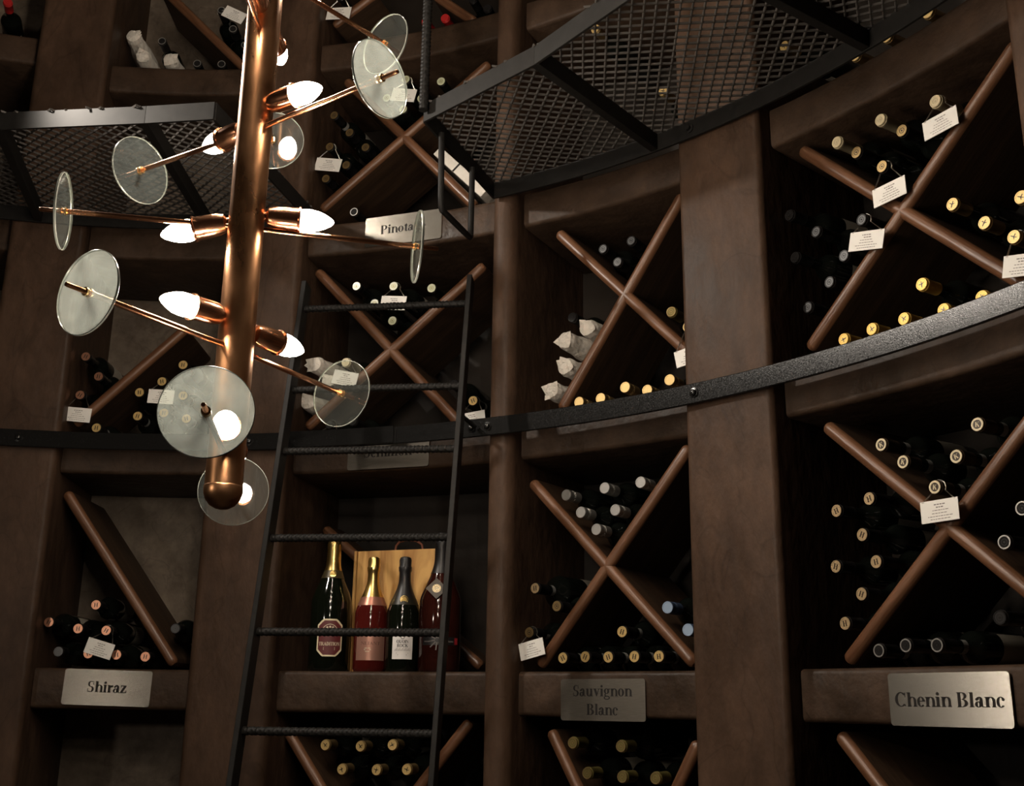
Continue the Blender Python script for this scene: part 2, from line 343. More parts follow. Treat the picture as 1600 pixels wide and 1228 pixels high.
# ------------------------------------------------------------------ shell
tag(obj('wall_left', MB().ring([(2.655, 0), (2.678, 0), (2.678, TOP), (2.655, TOP)], 24.2, 52.2, 24), LITBACK), kind='structure')
tag(obj('floor', MB().lathe([(2.8, -.06), (2.8, 0)], 72, smooth=False), FLOORM), kind='structure')
tag(obj('ceiling', MB().lathe([(2.8, TOP), (2.8, TOP+.06)], 72, smooth=False), BACK), kind='structure')
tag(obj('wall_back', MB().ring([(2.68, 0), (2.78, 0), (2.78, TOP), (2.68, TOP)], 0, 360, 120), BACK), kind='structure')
def pillar(t0, t1, rho, tilt=0):
    rf = 2.21; rb = 2.679; P = []
    a, b = R(t0), R(t1); m = (a+b)/2
    n = V((sin(m), cos(m), 0)); t = V((cos(m), -sin(m), 0)); hw = rf*sin((b-a)/2); hb = rb*sin((b-a)/2); rfc = rf*cos((b-a)/2)
    rho = min(rho, hw*.98)
    pts = []
    for i in range(9): g = R(90+90*i/8); pts.append((-hw+rho+rho*cos(g), rfc+rho-rho*sin(g)))
    pts = [(-hb, rb)] + pts[::-1] + [(-x, y) for x, y in pts] + [(hb, rb)]
    mb = MB(); poly = [tuple((n*y+t*x).xy) for x, y in pts]
    N = len(poly); H = 14; vs = []; fs = []
    for k in range(H+1):
        z = TOP*k/H
        for i, (x, y) in enumerate(poly):
            vs.append((x, y, z))
    for k in range(H):
        for i in range(N): fs.append((k*N+i, k*N+(i+1) % N, (k+1)*N+(i+1) % N, (k+1)*N+i))
    fs.append(tuple(range(N))); fs.append(tuple(H*N+i for i in range(N)))
    mb.add(vs, fs, 0, True); return mb
for (a, b, rho) in ((17.5, 24, .02), (35.2, 41.0, .02), (52.3, 58.7, .025), (74.75, 76.75, .034), (90.35, 96.75, .016), (113.95, 120.5, .02), (134, 140, .02)):
    tag(obj('pillar', pillar(a, b, rho), PLASTER), kind='structure')

# ------------------------------------------------------------------ plastered ledges
BAYNAME = dict(far='top left corner bay', left='left Shiraz bay', champ='middle bay behind the ladder', sauv='Sauvignon Blanc bay', chen='right Chenin Blanc bay', end='bay beyond the right edge')
LNAME = dict(Z='at knee height in the', A='carrying the name plate in the', B='behind the black steel band in the', C='at walkway height in the', D='above the walkway in the', E='highest up in the')
for b in BAYS:
    for k, (z0, z1) in LV.items():
        if b in ('end',) and k not in 'ABC': continue
        if (b, k) == ('left', 'D'): z0, z1 = 3.475, 3.575
        t0, t1 = BAYS[b]; rr = .012
        prof = rrect(2.262, z0, 2.679, z1, rr, 3)
        if b in ('far', 'left'): prof = rrect(2.262, z0, 2.654, z1, rr, 3)
        o = obj('ledge', MB().ring(prof, t0+.02, t1-.02, 14, 0, True), LEDGE)
        tag(o, 'dark brown rounded ledge ' + LNAME[k] + ' ' + BAYNAME[b], 'shelf', 'plastered ledges of the ' + BAYNAME[b])

# ------------------------------------------------------------------ wooden rack dividers
DIV = [
 ["left", "AB", 2.3, -0.2351, 2.1736, 0.1651, 1.6373],
 ["left", "BC", 2.3, 0.0954, 2.6737, -0.2372, 2.3302],
 ["left", "DE", 2.36, -0.1046, 3.9281, 0.1931, 3.6321],
 ["champ", "BC", 2.3, -0.3383, 2.891, 0.1985, 2.3184],
 ["champ", "BC", 2.3, 0.2525, 2.814, -0.3312, 2.3338],
 ["champ", "CD", 2.3, -0.3249, 3.6143, 0.2298, 2.9989],
 ["champ", "CD", 2.3, 0.2547, 3.4988, -0.3338, 3.0544],
 ["champ", "DE", 2.3, 0.082, 3.77, 0.2123, 3.6516],
 ["champ", "DE", 2.3, -0.1826, 3.827, -0.3308, 3.7386],
 ["champ", "AB", 2.5, -0.4143, 2.1352, 0.195, 1.6548],
 ["champ", "ZA", 2.3, -0.335, 1.5054, -0.1798, 1.3094],
 ["champ", "ZA", 2.3, 0.2446, 1.5101, 0.087, 1.3191],
 ["sauv", "BC", 2.29, -0.17, 2.8598, 0.2354, 2.4205],
 ["sauv", "BC", 2.29, 0.232, 2.8808, -0.1603, 2.333],
 ["sauv", "AB", 2.29, -0.263, 2.1471, 0.2259, 1.6435],
 ["sauv", "AB", 2.29, 0.2274, 2.1855, -0.249, 1.6211],
 ["sauv", "ZA", 2.29, -0.1901, 1.4879, -0.1021, 1.3417],
 ["sauv", "ZA", 2.29, 0.2231, 1.472, 0.1578, 1.3556],
 ["chen", "BC", 2.29, -0.3091, 2.8963, 0.274, 2.3218],
 ["chen", "BC", 2.29, 0.2925, 2.8571, -0.2991, 2.3635],
 ["chen", "AB", 2.29, -0.2647, 2.1693, 0.2183, 1.7321],
 ["chen", "AB", 2.29, 0.2457, 2.0974, -0.2669, 1.6331],
 ["chen", "ZA", 2.29, -0.2838, 1.4991, -0.1764, 1.3888],
]
def board(p0, p1, n, half, back):
    d = p1-p0; L = d.length; X = d.normalized(); Y = n.cross(X).normalized()
    prof = [(half*cos(R(a)), -half*sin(R(a))+half) for a in range(0, 181, 18)]     # (across, depth) rounded nose
    poly = prof + [(-half, back), (half, back)]
    N = len(poly); vs = []; fs = []
    xs = [0, .006, .014] + [L*(i/12) for i in range(1, 12)] + [L-.014, L-.006, L]
    for x in xs:
        e = min(x, L-x); q = 1 if e > .012 else .62+.38*sqrt(max(0, 1-(1-e/.0125)**2))
        for a, b_ in poly: vs.append((x, a*q, b_ if b_ > half else (b_-half)*q+half))
    K = len(xs)
    for i in range(K-1):
        for j in range(N): fs.append((i*N+j, i*N+(j+1) % N, (i+1)*N+(j+1) % N, (i+1)*N+j))
    fs.append(tuple(range(N))); fs.append(tuple((K-1)*N+j for j in range(N)))
    mb = MB().add(vs, fs, 0, True)
    for i in range(K-1):
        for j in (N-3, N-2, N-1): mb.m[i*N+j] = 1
    return mb, frame_mat(p0, X, Y, n), L
CNAME = {('left','AB'):'slanting wooden rack board above the Shiraz plate', ('left','BC'):'slanting wooden rack board in the far left rack above the black band', ('left','DE'):'slanting wooden rack board at the top left above the walkway',
 ('champ','BC'):'crossed wooden rack boards above the Semillon plate', ('champ','CD'):'crossed wooden rack boards above the Pinotage plate', ('champ','DE'):'crossed wooden rack boards at the very top of the middle bay',
 ('champ','AB'):'slanting wooden rack board behind the sparkling bottles and pine box', ('champ','ZA'):'crossed wooden rack boards below the sparkling bottles', ('sauv','BC'):'crossed wooden rack boards left of the wide pillar, above the band',
 ('sauv','AB'):'crossed wooden rack boards above the Sauvignon Blanc plate', ('sauv','ZA'):'crossed wooden rack boards below the Sauvignon Blanc plate', ('chen','BC'):'crossed wooden rack boards in the upper right rack',
 ('chen','AB'):'crossed wooden rack boards above the Chenin Blanc plate', ('chen','ZA'):'crossed wooden rack board below the Chenin Blanc plate'}
racks = {}
for b, c, D, s0, z0, s1, z1 in DIV:
    n, t = bf(b); key = (b, c)
    if key not in racks:
        zb = LV[c[0]][1]; racks[key] = root('bottle_rack', CNAME[key], 'rack', at(b, D+.1, 0, zb), 'wooden bottle racks')
    p0, p1 = at(b, D-.0155, s0, z0), at(b, D-.0155, s1, z1)
    zl, zh = (3.575 if (b, c) == ('left', 'DE') else LV[c[0]][1])+.016, LV[c[1]][0]-.016
    for _ in (0, 1):
        d = p1-p0
        if p0.z > zh: p0 = p0+d*((zh-p0.z)/d.z)
        elif p0.z < zl: p0 = p0+d*((zl-p0.z)/d.z)
        p0, p1 = p1, p0
    sl = math.tan(R((BAYS[b][1]-BAYS[b][0])/2))*(D-.0155)-.013           # keep the ends clear of the pillars
    for _ in (0, 1):
        d = p1-p0; q0 = p0.dot(t)
        if abs(q0) > sl: p0 = p0+d*(((sl if q0 > 0 else -sl)-q0)/d.dot(t))
        p0, p1 = p1, p0
    if b == 'champ' and c == 'DE' or b == 'left' and c == 'DE':      # run on upward, out of view
        d = (p0-p1) if z0 > z1 else (p1-p0)
        if z0 > z1: p0 = p1+d.normalized()*(d.length+.03)
        else: p1 = p0+d.normalized()*(d.length+.03)
    if c == 'ZA':
        d = (p1-p0).normalized(); p1 = p0+d*min(.62, (z0-LV['Z'][1]-.02)/abs(d.z))
    mb, mt, L = board(p0, p1, n, .0155, 2.60-D)
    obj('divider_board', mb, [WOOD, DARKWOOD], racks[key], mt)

# ------------------------------------------------------------------ black steel band with bolts
band = root('steel_band', 'black painted steel band running round the cellar across the pillars', 'band', pol(90.3, 2.195, 2.255))
obj('band_strip', MB().ring(rrect(2.188, 2.2555, 2.198, 2.306, .002, 1), 12, 138, 84, 0, True), STEEL, band)
for th in (38.2, 22, 55.83, 73.9, 75.2, 91.5, 117):
    zc = 2.281; n = pol(th, 1); mt = frame_mat(pol(th, 2.188, zc), V((n.y, -n.x, 0)), V((0, 0, 1)), -n)
    obj('bolt', MB().lathe([(.0125, -.022), (.0125, .0015), (.008, .002), (.0075, .008), (.004, .0105)], 16), STEEL, band, mt)

# ------------------------------------------------------------------ name plates
def sign(bay, D, s, z, rotz, w_, h, lines, label, mat=PLATE, turn=0):
    n, t = bf(bay); c = at(bay, D-abs(sin(R(turn)))*w_/2, s, z)
    q = M.Rotation(-R(turn), 3, 'Z'); n = q @ n; t = q @ t
    X = t*cos(rotz)+V((0, 0, sin(rotz))); Y = -t*sin(rotz)+V((0, 0, cos(rotz)))
    mt = frame_mat(c, X, Y, -n)
    r = root('name_plate', label, 'sign', mt, 'steel grape name plates')
    obj('plate', MB().prism(rrect(-w_/2, -h/2, w_/2, h/2, .007), 0, .003, 0), mat, r, mt)
    for txt, size, y, sx in lines:
        mb = MB(); put_polys(mb, text_polys(txt, size, 0, y, True, sx), lambda x, y_, z_: (x, y_, z_), .003, .0034)
        obj('lettering', mb, INK, r, mt)
    for i, j in ((-1,1),(1,1),(-1,-1),(1,-1)):
        pass
sign('left', 2.258, -.015, 1.5815, -.02, .247, .098, [('Shiraz', .0297, -.013, 1)], 'brushed steel name plate reading Shiraz on the left ledge')
sign('champ', 2.258, 0, 2.9495, -.0, .255, .097, [('Pinotage', .029, -.011, 1)], 'brushed steel name plate reading Pinotage below the walkway')
sign('champ', 2.258, -.016, 2.2505, 0, .257, .098, [('Semillon', .0293, -.014, 1)], 'brushed steel name plate reading Semillon half hidden by the steel band', SHADEPLATE)
sign('sauv', 2.257, -.018, 1.5655, .004, .242, .100, [('Sauvignon', .0265, .0085, 1.02), ('Blanc', .0265, -.036, 1.02)], 'brushed steel two-line name plate reading Sauvignon Blanc', SHADEPLATE)
sign('chen', 2.252, .0165, 1.5715, 0, .269, .100, [('Chenin Blanc', .0268, -.0135, 1.13)], 'brushed steel name plate reading Chenin Blanc at lower right')

# ------------------------------------------------------------------ wine bottles
def foil(name, c, r=.35, m=.85): return plain(name, c, r, m)
FM = dict(gold=foil('gold_foil', (.60, .42, .17), .42, .5), bright=foil('bright_gold_foil', (.66, .42, .10), .42, .4), dgold=foil('dull_gold_foil', (.42, .29, .13)), olive=foil('olive_gold_foil', (.22, .18, .06), .4, .6),
          silver=foil('silver_foil', (.62, .60, .57), .33), cream=plain('cream_capsule', (.52, .44, .28), .45), creamtop=plain('cream_capsule_top', (.68, .58, .38), .45), black=plain('black_capsule', (.010, .009, .009), .3),
          copper=foil('copper_foil', (.55, .27, .17)), tan=foil('tan_foil', (.50, .36, .20), .4, .5), blue=plain('pale_blue_cap', (.28, .37, .50), .35, .3), dblue=plain('dark_blue_cap_skirt', (.05, .08, .15), .35, .3),
          red=plain('red_capsule', (.42, .02, .02), .35), glassy=plain('pale_glassy_end', (.50, .52, .36), .25), brown=plain('brown_capsule', (.035, .022, .014), .35), smoke=plain('smoky_black_end', (.022, .021, .021), .16, .2))
# kind: side, end ring, end centre, emblem, emblem material, capsule length, screw, neck label
KINDS = dict(
 copperend=('black','copper','copper','H','brown',.05,0,0), blackend=('black','smoke','black','O','smoke',.05,0,0), goldend=('black','gold','gold','H','brown',.05,0,1),
 silverend=('black','silver','smoke','O','black',.05,0,1), red=('red','red','red','O','red',.05,0,0), glassend=('black','glassy','glassy','O','olive',.03,0,0),
 goldpin=('black','dgold','dgold','O','brown',.05,0,1), creamcap=('cream','creamtop','creamtop','O','cream',.085,0,0), goldbird=('dgold','gold','gold','Y','black',.05,0,0),
 goldscrew=('dgold','gold','gold','','gold',.055,1,0), silverscrew=('silver','silver','silver','','silver',.055,1,0), magnum=('black','tan','tan','H','black',.05,0,1),
 bluescrew=('dblue','blue','blue','','blue',.055,1,0), oliveend=('olive','dgold','olive','O','dgold',.055,0,0), goldfoil=('bright','bright','bright','Y','brown',.05,0,0),
 creamring=('brown','creamtop','brown','K','creamtop',.045,0,1), tanend=('black','tan','tan','H','brown',.05,0,0))
def bottle(kind):
    side, ring, cen, emb, em, cl, screw, neck = KINDS[kind]; big = kind == 'magnum'
    k = 1.22 if big else 1; r = .0445 if big else .0335; H = .335 if big else .30
    o = root('wine_bottle', '', 'bottle')
    sh = H-.115
    pr = [(.018, .004), (r*.86, 0), (r, .006), (r, sh)] + [(.0135+(r-.0135)*(.5+.5*cos(pi*i/8)), sh+.042*i/8) for i in range(1, 9)] + [(.0135, H-cl-.001)]
    obj('glass_body', MB().lathe(pr, 28), GLASSB, o)
    q = .0152 if screw else .0142
    if screw: cp = [(q, H-cl), (q, H-.026), (q-.0007, H-.0255), (q-.0007, H-.024), (q, H-.0235), (q, H-.020), (q-.0007, H-.0195), (q-.0007, H-.018), (q, H-.0175), (q, H-.001), (q-.0008, H)]
    else: cp = [(q, H-cl), (q-.0003, H-.014), (q+.0011, H-.012), (q+.0011, H-.0055), (q-.0002, H-.004), (q-.0002, H-.0012), (q-.0012, H)]
    cap = obj('capsule', MB().lathe(cp, 24), FM[side], o)
    e = MB(); rr = q-.0006; ri = rr*(.66 if kind == 'creamring' else .78)
    vs = [(a*cos(2*pi*i/24), a*sin(2*pi*i/24), z) for a, z in ((rr, H-.0004), (rr-.0004, H+.0008), (ri+.0004, H+.0008), (ri, H+.0002)) for i in range(24)]
    fs = [(k_*24+i, k_*24+(i+1) % 24, (k_+1)*24+(i+1) % 24, (k_+1)*24+i) for k_ in range(3) for i in range(24)]
    e.add(vs, fs, 0, False); e.add(vs[72:], [tuple(range(24))], 1)
    if emb in ('K', 'H'): put_polys(e, text_polys(emb, ri*1.15, 0, -ri*.58), lambda x, y, z: (x, y, z), H+.0002, H+.0007, 2)
    elif emb == 'Y':
        for p in ([(-.6,-.1),(-.1,.1),(.1,.1),(-.1,-.15)], [(-.05,.1),(.15,.7),(.3,.65),(.15,0)], [(.0,.05),(.65,-.2),(.55,-.35),(-.05,-.1)], [(-.1,0),(.05,0),(-.05,-.6),(-.2,-.6)]):
            e.prism([(x*ri, y*ri) for x, y in p], H+.0002, H+.0007, 2)
    elif emb == 'O':
        for p in El(0, 0, ri*.62, ri*.62, ri*.5, ri*.5): e.prism(p, H+.0002, H+.0006, 2)
        for p in Dot(0, 0, ri*.22): e.prism(p, H+.0002, H+.0006, 2)
    obj('capsule_end', e, [FM[ring], FM[cen], FM[em]], cap)
    lab = MB(); n = 14; vs = []
    for z in (.05, .135):
        for i in range(n+1): a = -1.2+2.4*i/n; vs.append(((r+.0005)*cos(a), (r+.0005)*sin(a), z))
    lab.add(vs, [(i, i+1, n+2+i, n+1+i) for i in range(n)], 0, True); obj('paper_label', lab, LABELP, o)
    if neck:
        lab = MB(); vs = []
        for z in (H-.088, H-.064):
            for i in range(n+1): a = -1.3+2.6*i/n; vs.append((.0147*cos(a), .0147*sin(a), z))
        lab.add(vs, [(i, i+1, n+2+i, n+1+i) for i in range(n)], 0, True); obj('neck_label', lab, NECKP, o)
    return o
def wrapped():
    o = root('wrapped_bottle', '', 'bottle')
    pr = [(.020, 0), (.034, .004), (.0355, .03), (.0345, .09), (.0355, .14), (.034, .19), (.031, .215), (.027, .24), (.026, .262), (.0265, .282), (.022, .298), (.010, .303)]
    mb = MB().lathe(pr, 15, smooth=False, jit=.055)
    for i in range(3):
        a = random.uniform(0, 6.28); c = V((.020*cos(a), .020*sin(a), .297)); d = V((cos(a), sin(a), .5)).normalized()
        t = V((-sin(a), cos(a), 0)); mb.add([c-t*.012, c+t*.012, c+d*.014, c-d*.006+V((0,0,.006))], [(0,1,2),(0,2,3),(1,3,2),(0,3,1)])
    obj('paper_wrap', mb, PAPER, o)
    return o
BOTTLES = [
 ["left", "copperend", 2.272, -0.2077, 1.7617, "copper-ended dark bottle above the Shiraz plate, second from top", "copper-ended dark bottles above the Shiraz plate"],
 ["left", "copperend", 2.272, -0.0786, 1.813, "copper-ended dark bottle above the Shiraz plate, topmost", "copper-ended dark bottles above the Shiraz plate"],
 ["left", "copperend", 2.272, -0.122, 1.745, "copper-ended dark bottle above the Shiraz plate, third from top", "copper-ended dark bottles above the Shiraz plate"],
 ["left", "copperend", 2.272, -0.041, 1.7409, "copper-ended dark bottle above the Shiraz plate, fourth from top, with white tag", "copper-ended dark bottles above the Shiraz plate"],
 ["left", "copperend", 2.272, -0.0845, 1.6755, "copper-ended dark bottle above the Shiraz plate, fifth from top", "copper-ended dark bottles above the Shiraz plate"],
 ["left", "copperend", 2.272, -0.0041, 1.6732, "copper-ended dark bottle above the Shiraz plate, sixth from top", "copper-ended dark bottles above the Shiraz plate"],
 ["left", "copperend", 2.272, 0.0783, 1.669, "copper-ended dark bottle above the Shiraz plate, lowest", "copper-ended dark bottles above the Shiraz plate"],
 ["left", "blackend", 2.272, -0.1705, 1.6796, "black-capped dark bottle above the Shiraz plate, leftmost", "black-capped dark bottles above the Shiraz plate"],
 ["left", "blackend", 2.272, 0.1563, 1.7493, "black-capped dark bottle above the Shiraz plate, rightmost", "black-capped dark bottles above the Shiraz plate"],
 ["left", "copperend", 2.272, -0.1973, 2.5657, "copper-ended dark bottle at left above the black band, topmost", "copper-ended dark bottles at left above the black band"],
 ["left", "copperend", 2.272, -0.1508, 2.5028, "copper-ended dark bottle at left above the black band, second from top", "copper-ended dark bottles at left above the black band"],
 ["left", "copperend", 2.272, -0.2002, 2.4426, "copper-ended dark bottle at left above the black band, lowest, with white tag", "copper-ended dark bottles at left above the black band"],
 ["left", "goldend", 2.272, -0.1387, 2.3405, "gold-ended dark bottle at left above the black band, leftmost", "gold-ended dark bottles at left above the black band"],
 ["left", "goldend", 2.272, 0.1029, 2.5452, "gold-ended dark bottle at left above the black band, sixth from left", "gold-ended dark bottles at left above the black band"],
 ["left", "goldend", 2.272, 0.0436, 2.4905, "gold-ended dark bottle at left above the black band, fourth from left, with white tag", "gold-ended dark bottles at left above the black band"],
 ["left", "goldend", 2.272, -0.0209, 2.4544, "gold-ended dark bottle at left above the black band, third from left", "gold-ended dark bottles at left above the black band"],
 ["left", "goldend", 2.272, -0.0188, 2.3796, "gold-ended dark bottle at left above the black band, second from left", "gold-ended dark bottles at left above the black band"],
 ["left", "goldend", 2.272, 0.1122, 2.447, "gold-ended dark bottle at left above the black band, seventh from left", "gold-ended dark bottles at left above the black band"],
 ["left", "goldend", 2.272, 0.0594, 2.3913, "gold-ended dark bottle at left above the black band, fifth from left", "gold-ended dark bottles at left above the black band"],
 ["left", "goldend", 2.272, 0.1288, 2.3746, "gold-ended dark bottle at left above the black band, rightmost", "gold-ended dark bottles at left above the black band"],
 ["left", "silverend", 2.33, -0.0953, 3.7191, "silver-ended dark bottle at top left above the walkway, leftmost", "silver-ended dark bottles at top left above the walkway"],
 ["left", "silverend", 2.33, 0.0321, 3.6358, "silver-ended dark bottle at top left above the walkway, second from left", "silver-ended dark bottles at top left above the walkway"],
 ["left", "silverend", 2.33, 0.1145, 3.6357, "silver-ended dark bottle at top left above the walkway, third from left", "silver-ended dark bottles at top left above the walkway"],
 ["left", "silverend", 2.33, 0.0965, 3.8462, "silver-ended dark bottle at top left above the walkway, fourth from left, with white tag", "silver-ended dark bottles at top left above the walkway"],
 ["left", "silverend", 2.33, 0.1421, 3.774, "silver-ended dark bottle at top left above the walkway, fifth from left", "silver-ended dark bottles at top left above the walkway"],
 ["left", "silverend", 2.33, 0.1886, 3.7125, "silver-ended dark bottle at top left above the walkway, rightmost", "silver-ended dark bottles at top left above the walkway"],
 ["left", "paper", 2.33, -0.1975, 3.7386, "bottle wrapped in white paper at top left above the walkway, leftmost", "bottles wrapped in white paper at top left above the walkway"],
 ["left", "paper", 2.33, -0.1568, 3.6624, "bottle wrapped in white paper at top left above the walkway, second from left", "bottles wrapped in white paper at top left above the walkway"],
 ["left", "paper", 2.33, -0.0627, 3.6528, "bottle wrapped in white paper at top left above the walkway, rightmost", "bottles wrapped in white paper at top left above the walkway"],
 ["far", "red", 2.272, 0.0986, 3.7672, "red-capped dark bottle in the top left corner", "red-capped dark bottles in the top left corner"],
 ["champ", "glassend", 2.272, -0.0209, 3.4784, "pale-ended dark bottle above the Pinotage plate, third from left, with white tag", "pale-ended dark bottles above the Pinotage plate"],
 ["champ", "glassend", 2.272, -0.0854, 3.4233, "pale-ended dark bottle above the Pinotage plate, leftmost", "pale-ended dark bottles above the Pinotage plate"],
 ["champ", "glassend", 2.272, -0.0255, 3.3715, "pale-ended dark bottle above the Pinotage plate, second from left", "pale-ended dark bottles above the Pinotage plate"],
 ["champ", "glassend", 2.272, 0.036, 3.4005, "pale-ended dark bottle above the Pinotage plate, fourth from left", "pale-ended dark bottles above the Pinotage plate"],
 ["champ", "glassend", 2.272, 0.102, 3.4487, "pale-ended dark bottle above the Pinotage plate, rightmost", "pale-ended dark bottles above the Pinotage plate"],
 ["champ", "goldpin", 2.272, -0.2721, 3.3927, "bronze-ended dark bottle above the Pinotage plate, topmost", "bronze-ended dark bottles above the Pinotage plate"],
 ["champ", "goldpin", 2.272, -0.2122, 3.32, "bronze-ended dark bottle above the Pinotage plate, second from top", "bronze-ended dark bottles above the Pinotage plate"],
 ["champ", "goldpin", 2.272, -0.2811, 3.2806, "bronze-ended dark bottle above the Pinotage plate, third from top, with white tag", "bronze-ended dark bottles above the Pinotage plate"],
 ["champ", "goldpin", 2.272, -0.1517, 3.2576, "bronze-ended dark bottle above the Pinotage plate, fourth from top", "bronze-ended dark bottles above the Pinotage plate"],
 ["champ", "goldpin", 2.272, -0.2172, 3.2051, "bronze-ended dark bottle above the Pinotage plate, fifth from top", "bronze-ended dark bottles above the Pinotage plate"],
 ["champ", "goldpin", 2.272, -0.2874, 3.1676, "bronze-ended dark bottle above the Pinotage plate, lowest", "bronze-ended dark bottles above the Pinotage plate"],
 ["champ", "silverend", 2.272, -0.1795, 3.0363, "silver-ended dark bottle above the Pinotage plate", "silver-ended dark bottles above the Pinotage plate"],
 ["champ", "red", 2.272, 0.0396, 3.6807, "red-capped dark bottle at the top behind the post, leftmost", "red-capped dark bottles at the top behind the post"],
 ["champ", "red", 2.272, 0.1075, 3.6794, "red-capped dark bottle at the top behind the post, rightmost", "red-capped dark bottles at the top behind the post"],
 ["champ", "blackend", 2.272, 0.2014, 3.7291, "black-capped dark bottle at the top behind the post, second from left", "black-capped dark bottles at the top behind the post"],
 ["champ", "blackend", 2.272, 0.2529, 3.6847, "black-capped dark bottle at the top behind the post, rightmost", "black-capped dark bottles at the top behind the post"],
 ["champ", "blackend", 2.272, -0.2798, 3.8432, "black-capped dark bottle at the top behind the post, leftmost, with white tag", "black-capped dark bottles at the top behind the post"],
 ["champ", "glassend", 2.272, -0.156, 2.7839, "pale-ended dark bottle above the Semillon plate, leftmost", "pale-ended dark bottles above the Semillon plate"],
 ["champ", "glassend", 2.272, -0.0303, 2.7698, "pale-ended dark bottle above the Semillon plate, fourth from left, with white tag", "pale-ended dark bottles above the Semillon plate"],
 ["champ", "glassend", 2.272, 0.0951, 2.7493, "pale-ended dark bottle above the Semillon plate, rightmost", "pale-ended dark bottles above the Semillon plate"],
 ["champ", "glassend", 2.272, -0.0919, 2.7205, "pale-ended dark bottle above the Semillon plate, second from left", "pale-ended dark bottles above the Semillon plate"],
 ["champ", "glassend", 2.272, -0.0293, 2.6584, "pale-ended dark bottle above the Semillon plate, third from left", "pale-ended dark bottles above the Semillon plate"],
 ["champ", "paper", 2.272, -0.2873, 2.5457, "bottle wrapped in white paper above the Semillon plate, second from left", "bottles wrapped in white paper above the Semillon plate"],
 ["champ", "paper", 2.272, -0.2352, 2.4844, "bottle wrapped in white paper above the Semillon plate, rightmost", "bottles wrapped in white paper above the Semillon plate"],
 ["champ", "paper", 2.272, -0.304, 2.4268, "bottle wrapped in white paper above the Semillon plate, leftmost", "bottles wrapped in white paper above the Semillon plate"],
 ["champ", "creamcap", 2.272, -0.1783, 2.5403, "cream-capped bottle above the Semillon plate, with white tag", "cream-capped bottles above the Semillon plate"],
 ["champ", "blackend", 2.272, -0.2198, 2.3495, "black-capped dark bottle above the Semillon plate, leftmost, with white tag", "black-capped dark bottles above the Semillon plate"],
 ["champ", "blackend", 2.272, -0.1437, 2.3541, "black-capped dark bottle above the Semillon plate, second from left", "black-capped dark bottles above the Semillon plate"],
 ["champ", "blackend", 2.272, 0.176, 2.4431, "black-capped dark bottle above the Semillon plate, rightmost", "black-capped dark bottles above the Semillon plate"],
 ["champ", "goldend", 2.272, 0.2368, 2.3885, "gold-ended dark bottle above the Semillon plate, with white tag", "gold-ended dark bottles above the Semillon plate"],
 ["champ", "goldbird", 2.272, -0.1735, 1.4374, "gold-foiled bottle below the sparkling bottles, leftmost", "gold-foiled bottles below the sparkling bottles"],
 ["champ", "goldbird", 2.272, -0.0665, 1.4366, "gold-foiled bottle below the sparkling bottles, third from left", "gold-foiled bottles below the sparkling bottles"],
 ["champ", "goldbird", 2.272, 0.0285, 1.4422, "gold-foiled bottle below the sparkling bottles, fifth from left", "gold-foiled bottles below the sparkling bottles"],
 ["champ", "goldbird", 2.272, -0.1188, 1.3757, "gold-foiled bottle below the sparkling bottles, second from left", "gold-foiled bottles below the sparkling bottles"],
 ["champ", "goldbird", 2.272, -0.0155, 1.3772, "gold-foiled bottle below the sparkling bottles, fourth from left", "gold-foiled bottles below the sparkling bottles"],
 ["champ", "goldbird", 2.272, 0.0732, 1.3809, "gold-foiled bottle below the sparkling bottles, rightmost", "gold-foiled bottles below the sparkling bottles"],
 ["sauv", "blackend", 2.3, -0.0308, 2.7827, "black-capped dark bottle left of the wide pillar above the band, second from left", "black-capped dark bottles left of the wide pillar above the band"],
 ["sauv", "blackend", 2.3, 0.0595, 2.7854, "black-capped dark bottle left of the wide pillar above the band, rightmost", "black-capped dark bottles left of the wide pillar above the band"],
 ["sauv", "blackend", 2.3, 0.0153, 2.7327, "black-capped dark bottle left of the wide pillar above the band, third from left", "black-capped dark bottles left of the wide pillar above the band"],
 ["sauv", "blackend", 2.3, -0.1335, 2.5997, "black-capped dark bottle left of the wide pillar above the band, leftmost", "black-capped dark bottles left of the wide pillar above the band"],
 ["sauv", "paper", 2.272, -0.0715, 2.5506, "bottle wrapped in white paper left of the wide pillar above the band, topmost", "bottles wrapped in white paper left of the wide pillar above the band"],
 ["sauv", "paper", 2.272, -0.1452, 2.5282, "bottle wrapped in white paper left of the wide pillar above the band, second from top", "bottles wrapped in white paper left of the wide pillar above the band"],
 ["sauv", "paper", 2.272, -0.1426, 2.4513, "bottle wrapped in white paper left of the wide pillar above the band, third from top", "bottles wrapped in white paper left of the wide pillar above the band"],
 ["sauv", "paper", 2.272, -0.1883, 2.3894, "bottle wrapped in white paper left of the wide pillar above the band, lowest", "bottles wrapped in white paper left of the wide pillar above the band"],
 ["sauv", "oliveend", 2.272, 0.1906, 2.5428, "olive-capped bottle left of the wide pillar above the band, leftmost", "olive-capped bottles left of the wide pillar above the band"],
 ["sauv", "oliveend", 2.272, 0.2367, 2.4928, "olive-capped bottle left of the wide pillar above the band, rightmost, with white tag", "olive-capped bottles left of the wide pillar above the band"],
 ["sauv", "goldscrew", 2.272, -0.0936, 2.3405, "gold screw-capped bottle left of the wide pillar above the band, leftmost", "gold screw-capped bottles left of the wide pillar above the band"],
 ["sauv", "goldscrew", 2.272, -0.0256, 2.3406, "gold screw-capped bottle left of the wide pillar above the band, second from left", "gold screw-capped bottles left of the wide pillar above the band"],
 ["sauv", "goldscrew", 2.272, 0.0498, 2.3598, "gold screw-capped bottle left of the wide pillar above the band, third from left", "gold screw-capped bottles left of the wide pillar above the band"],
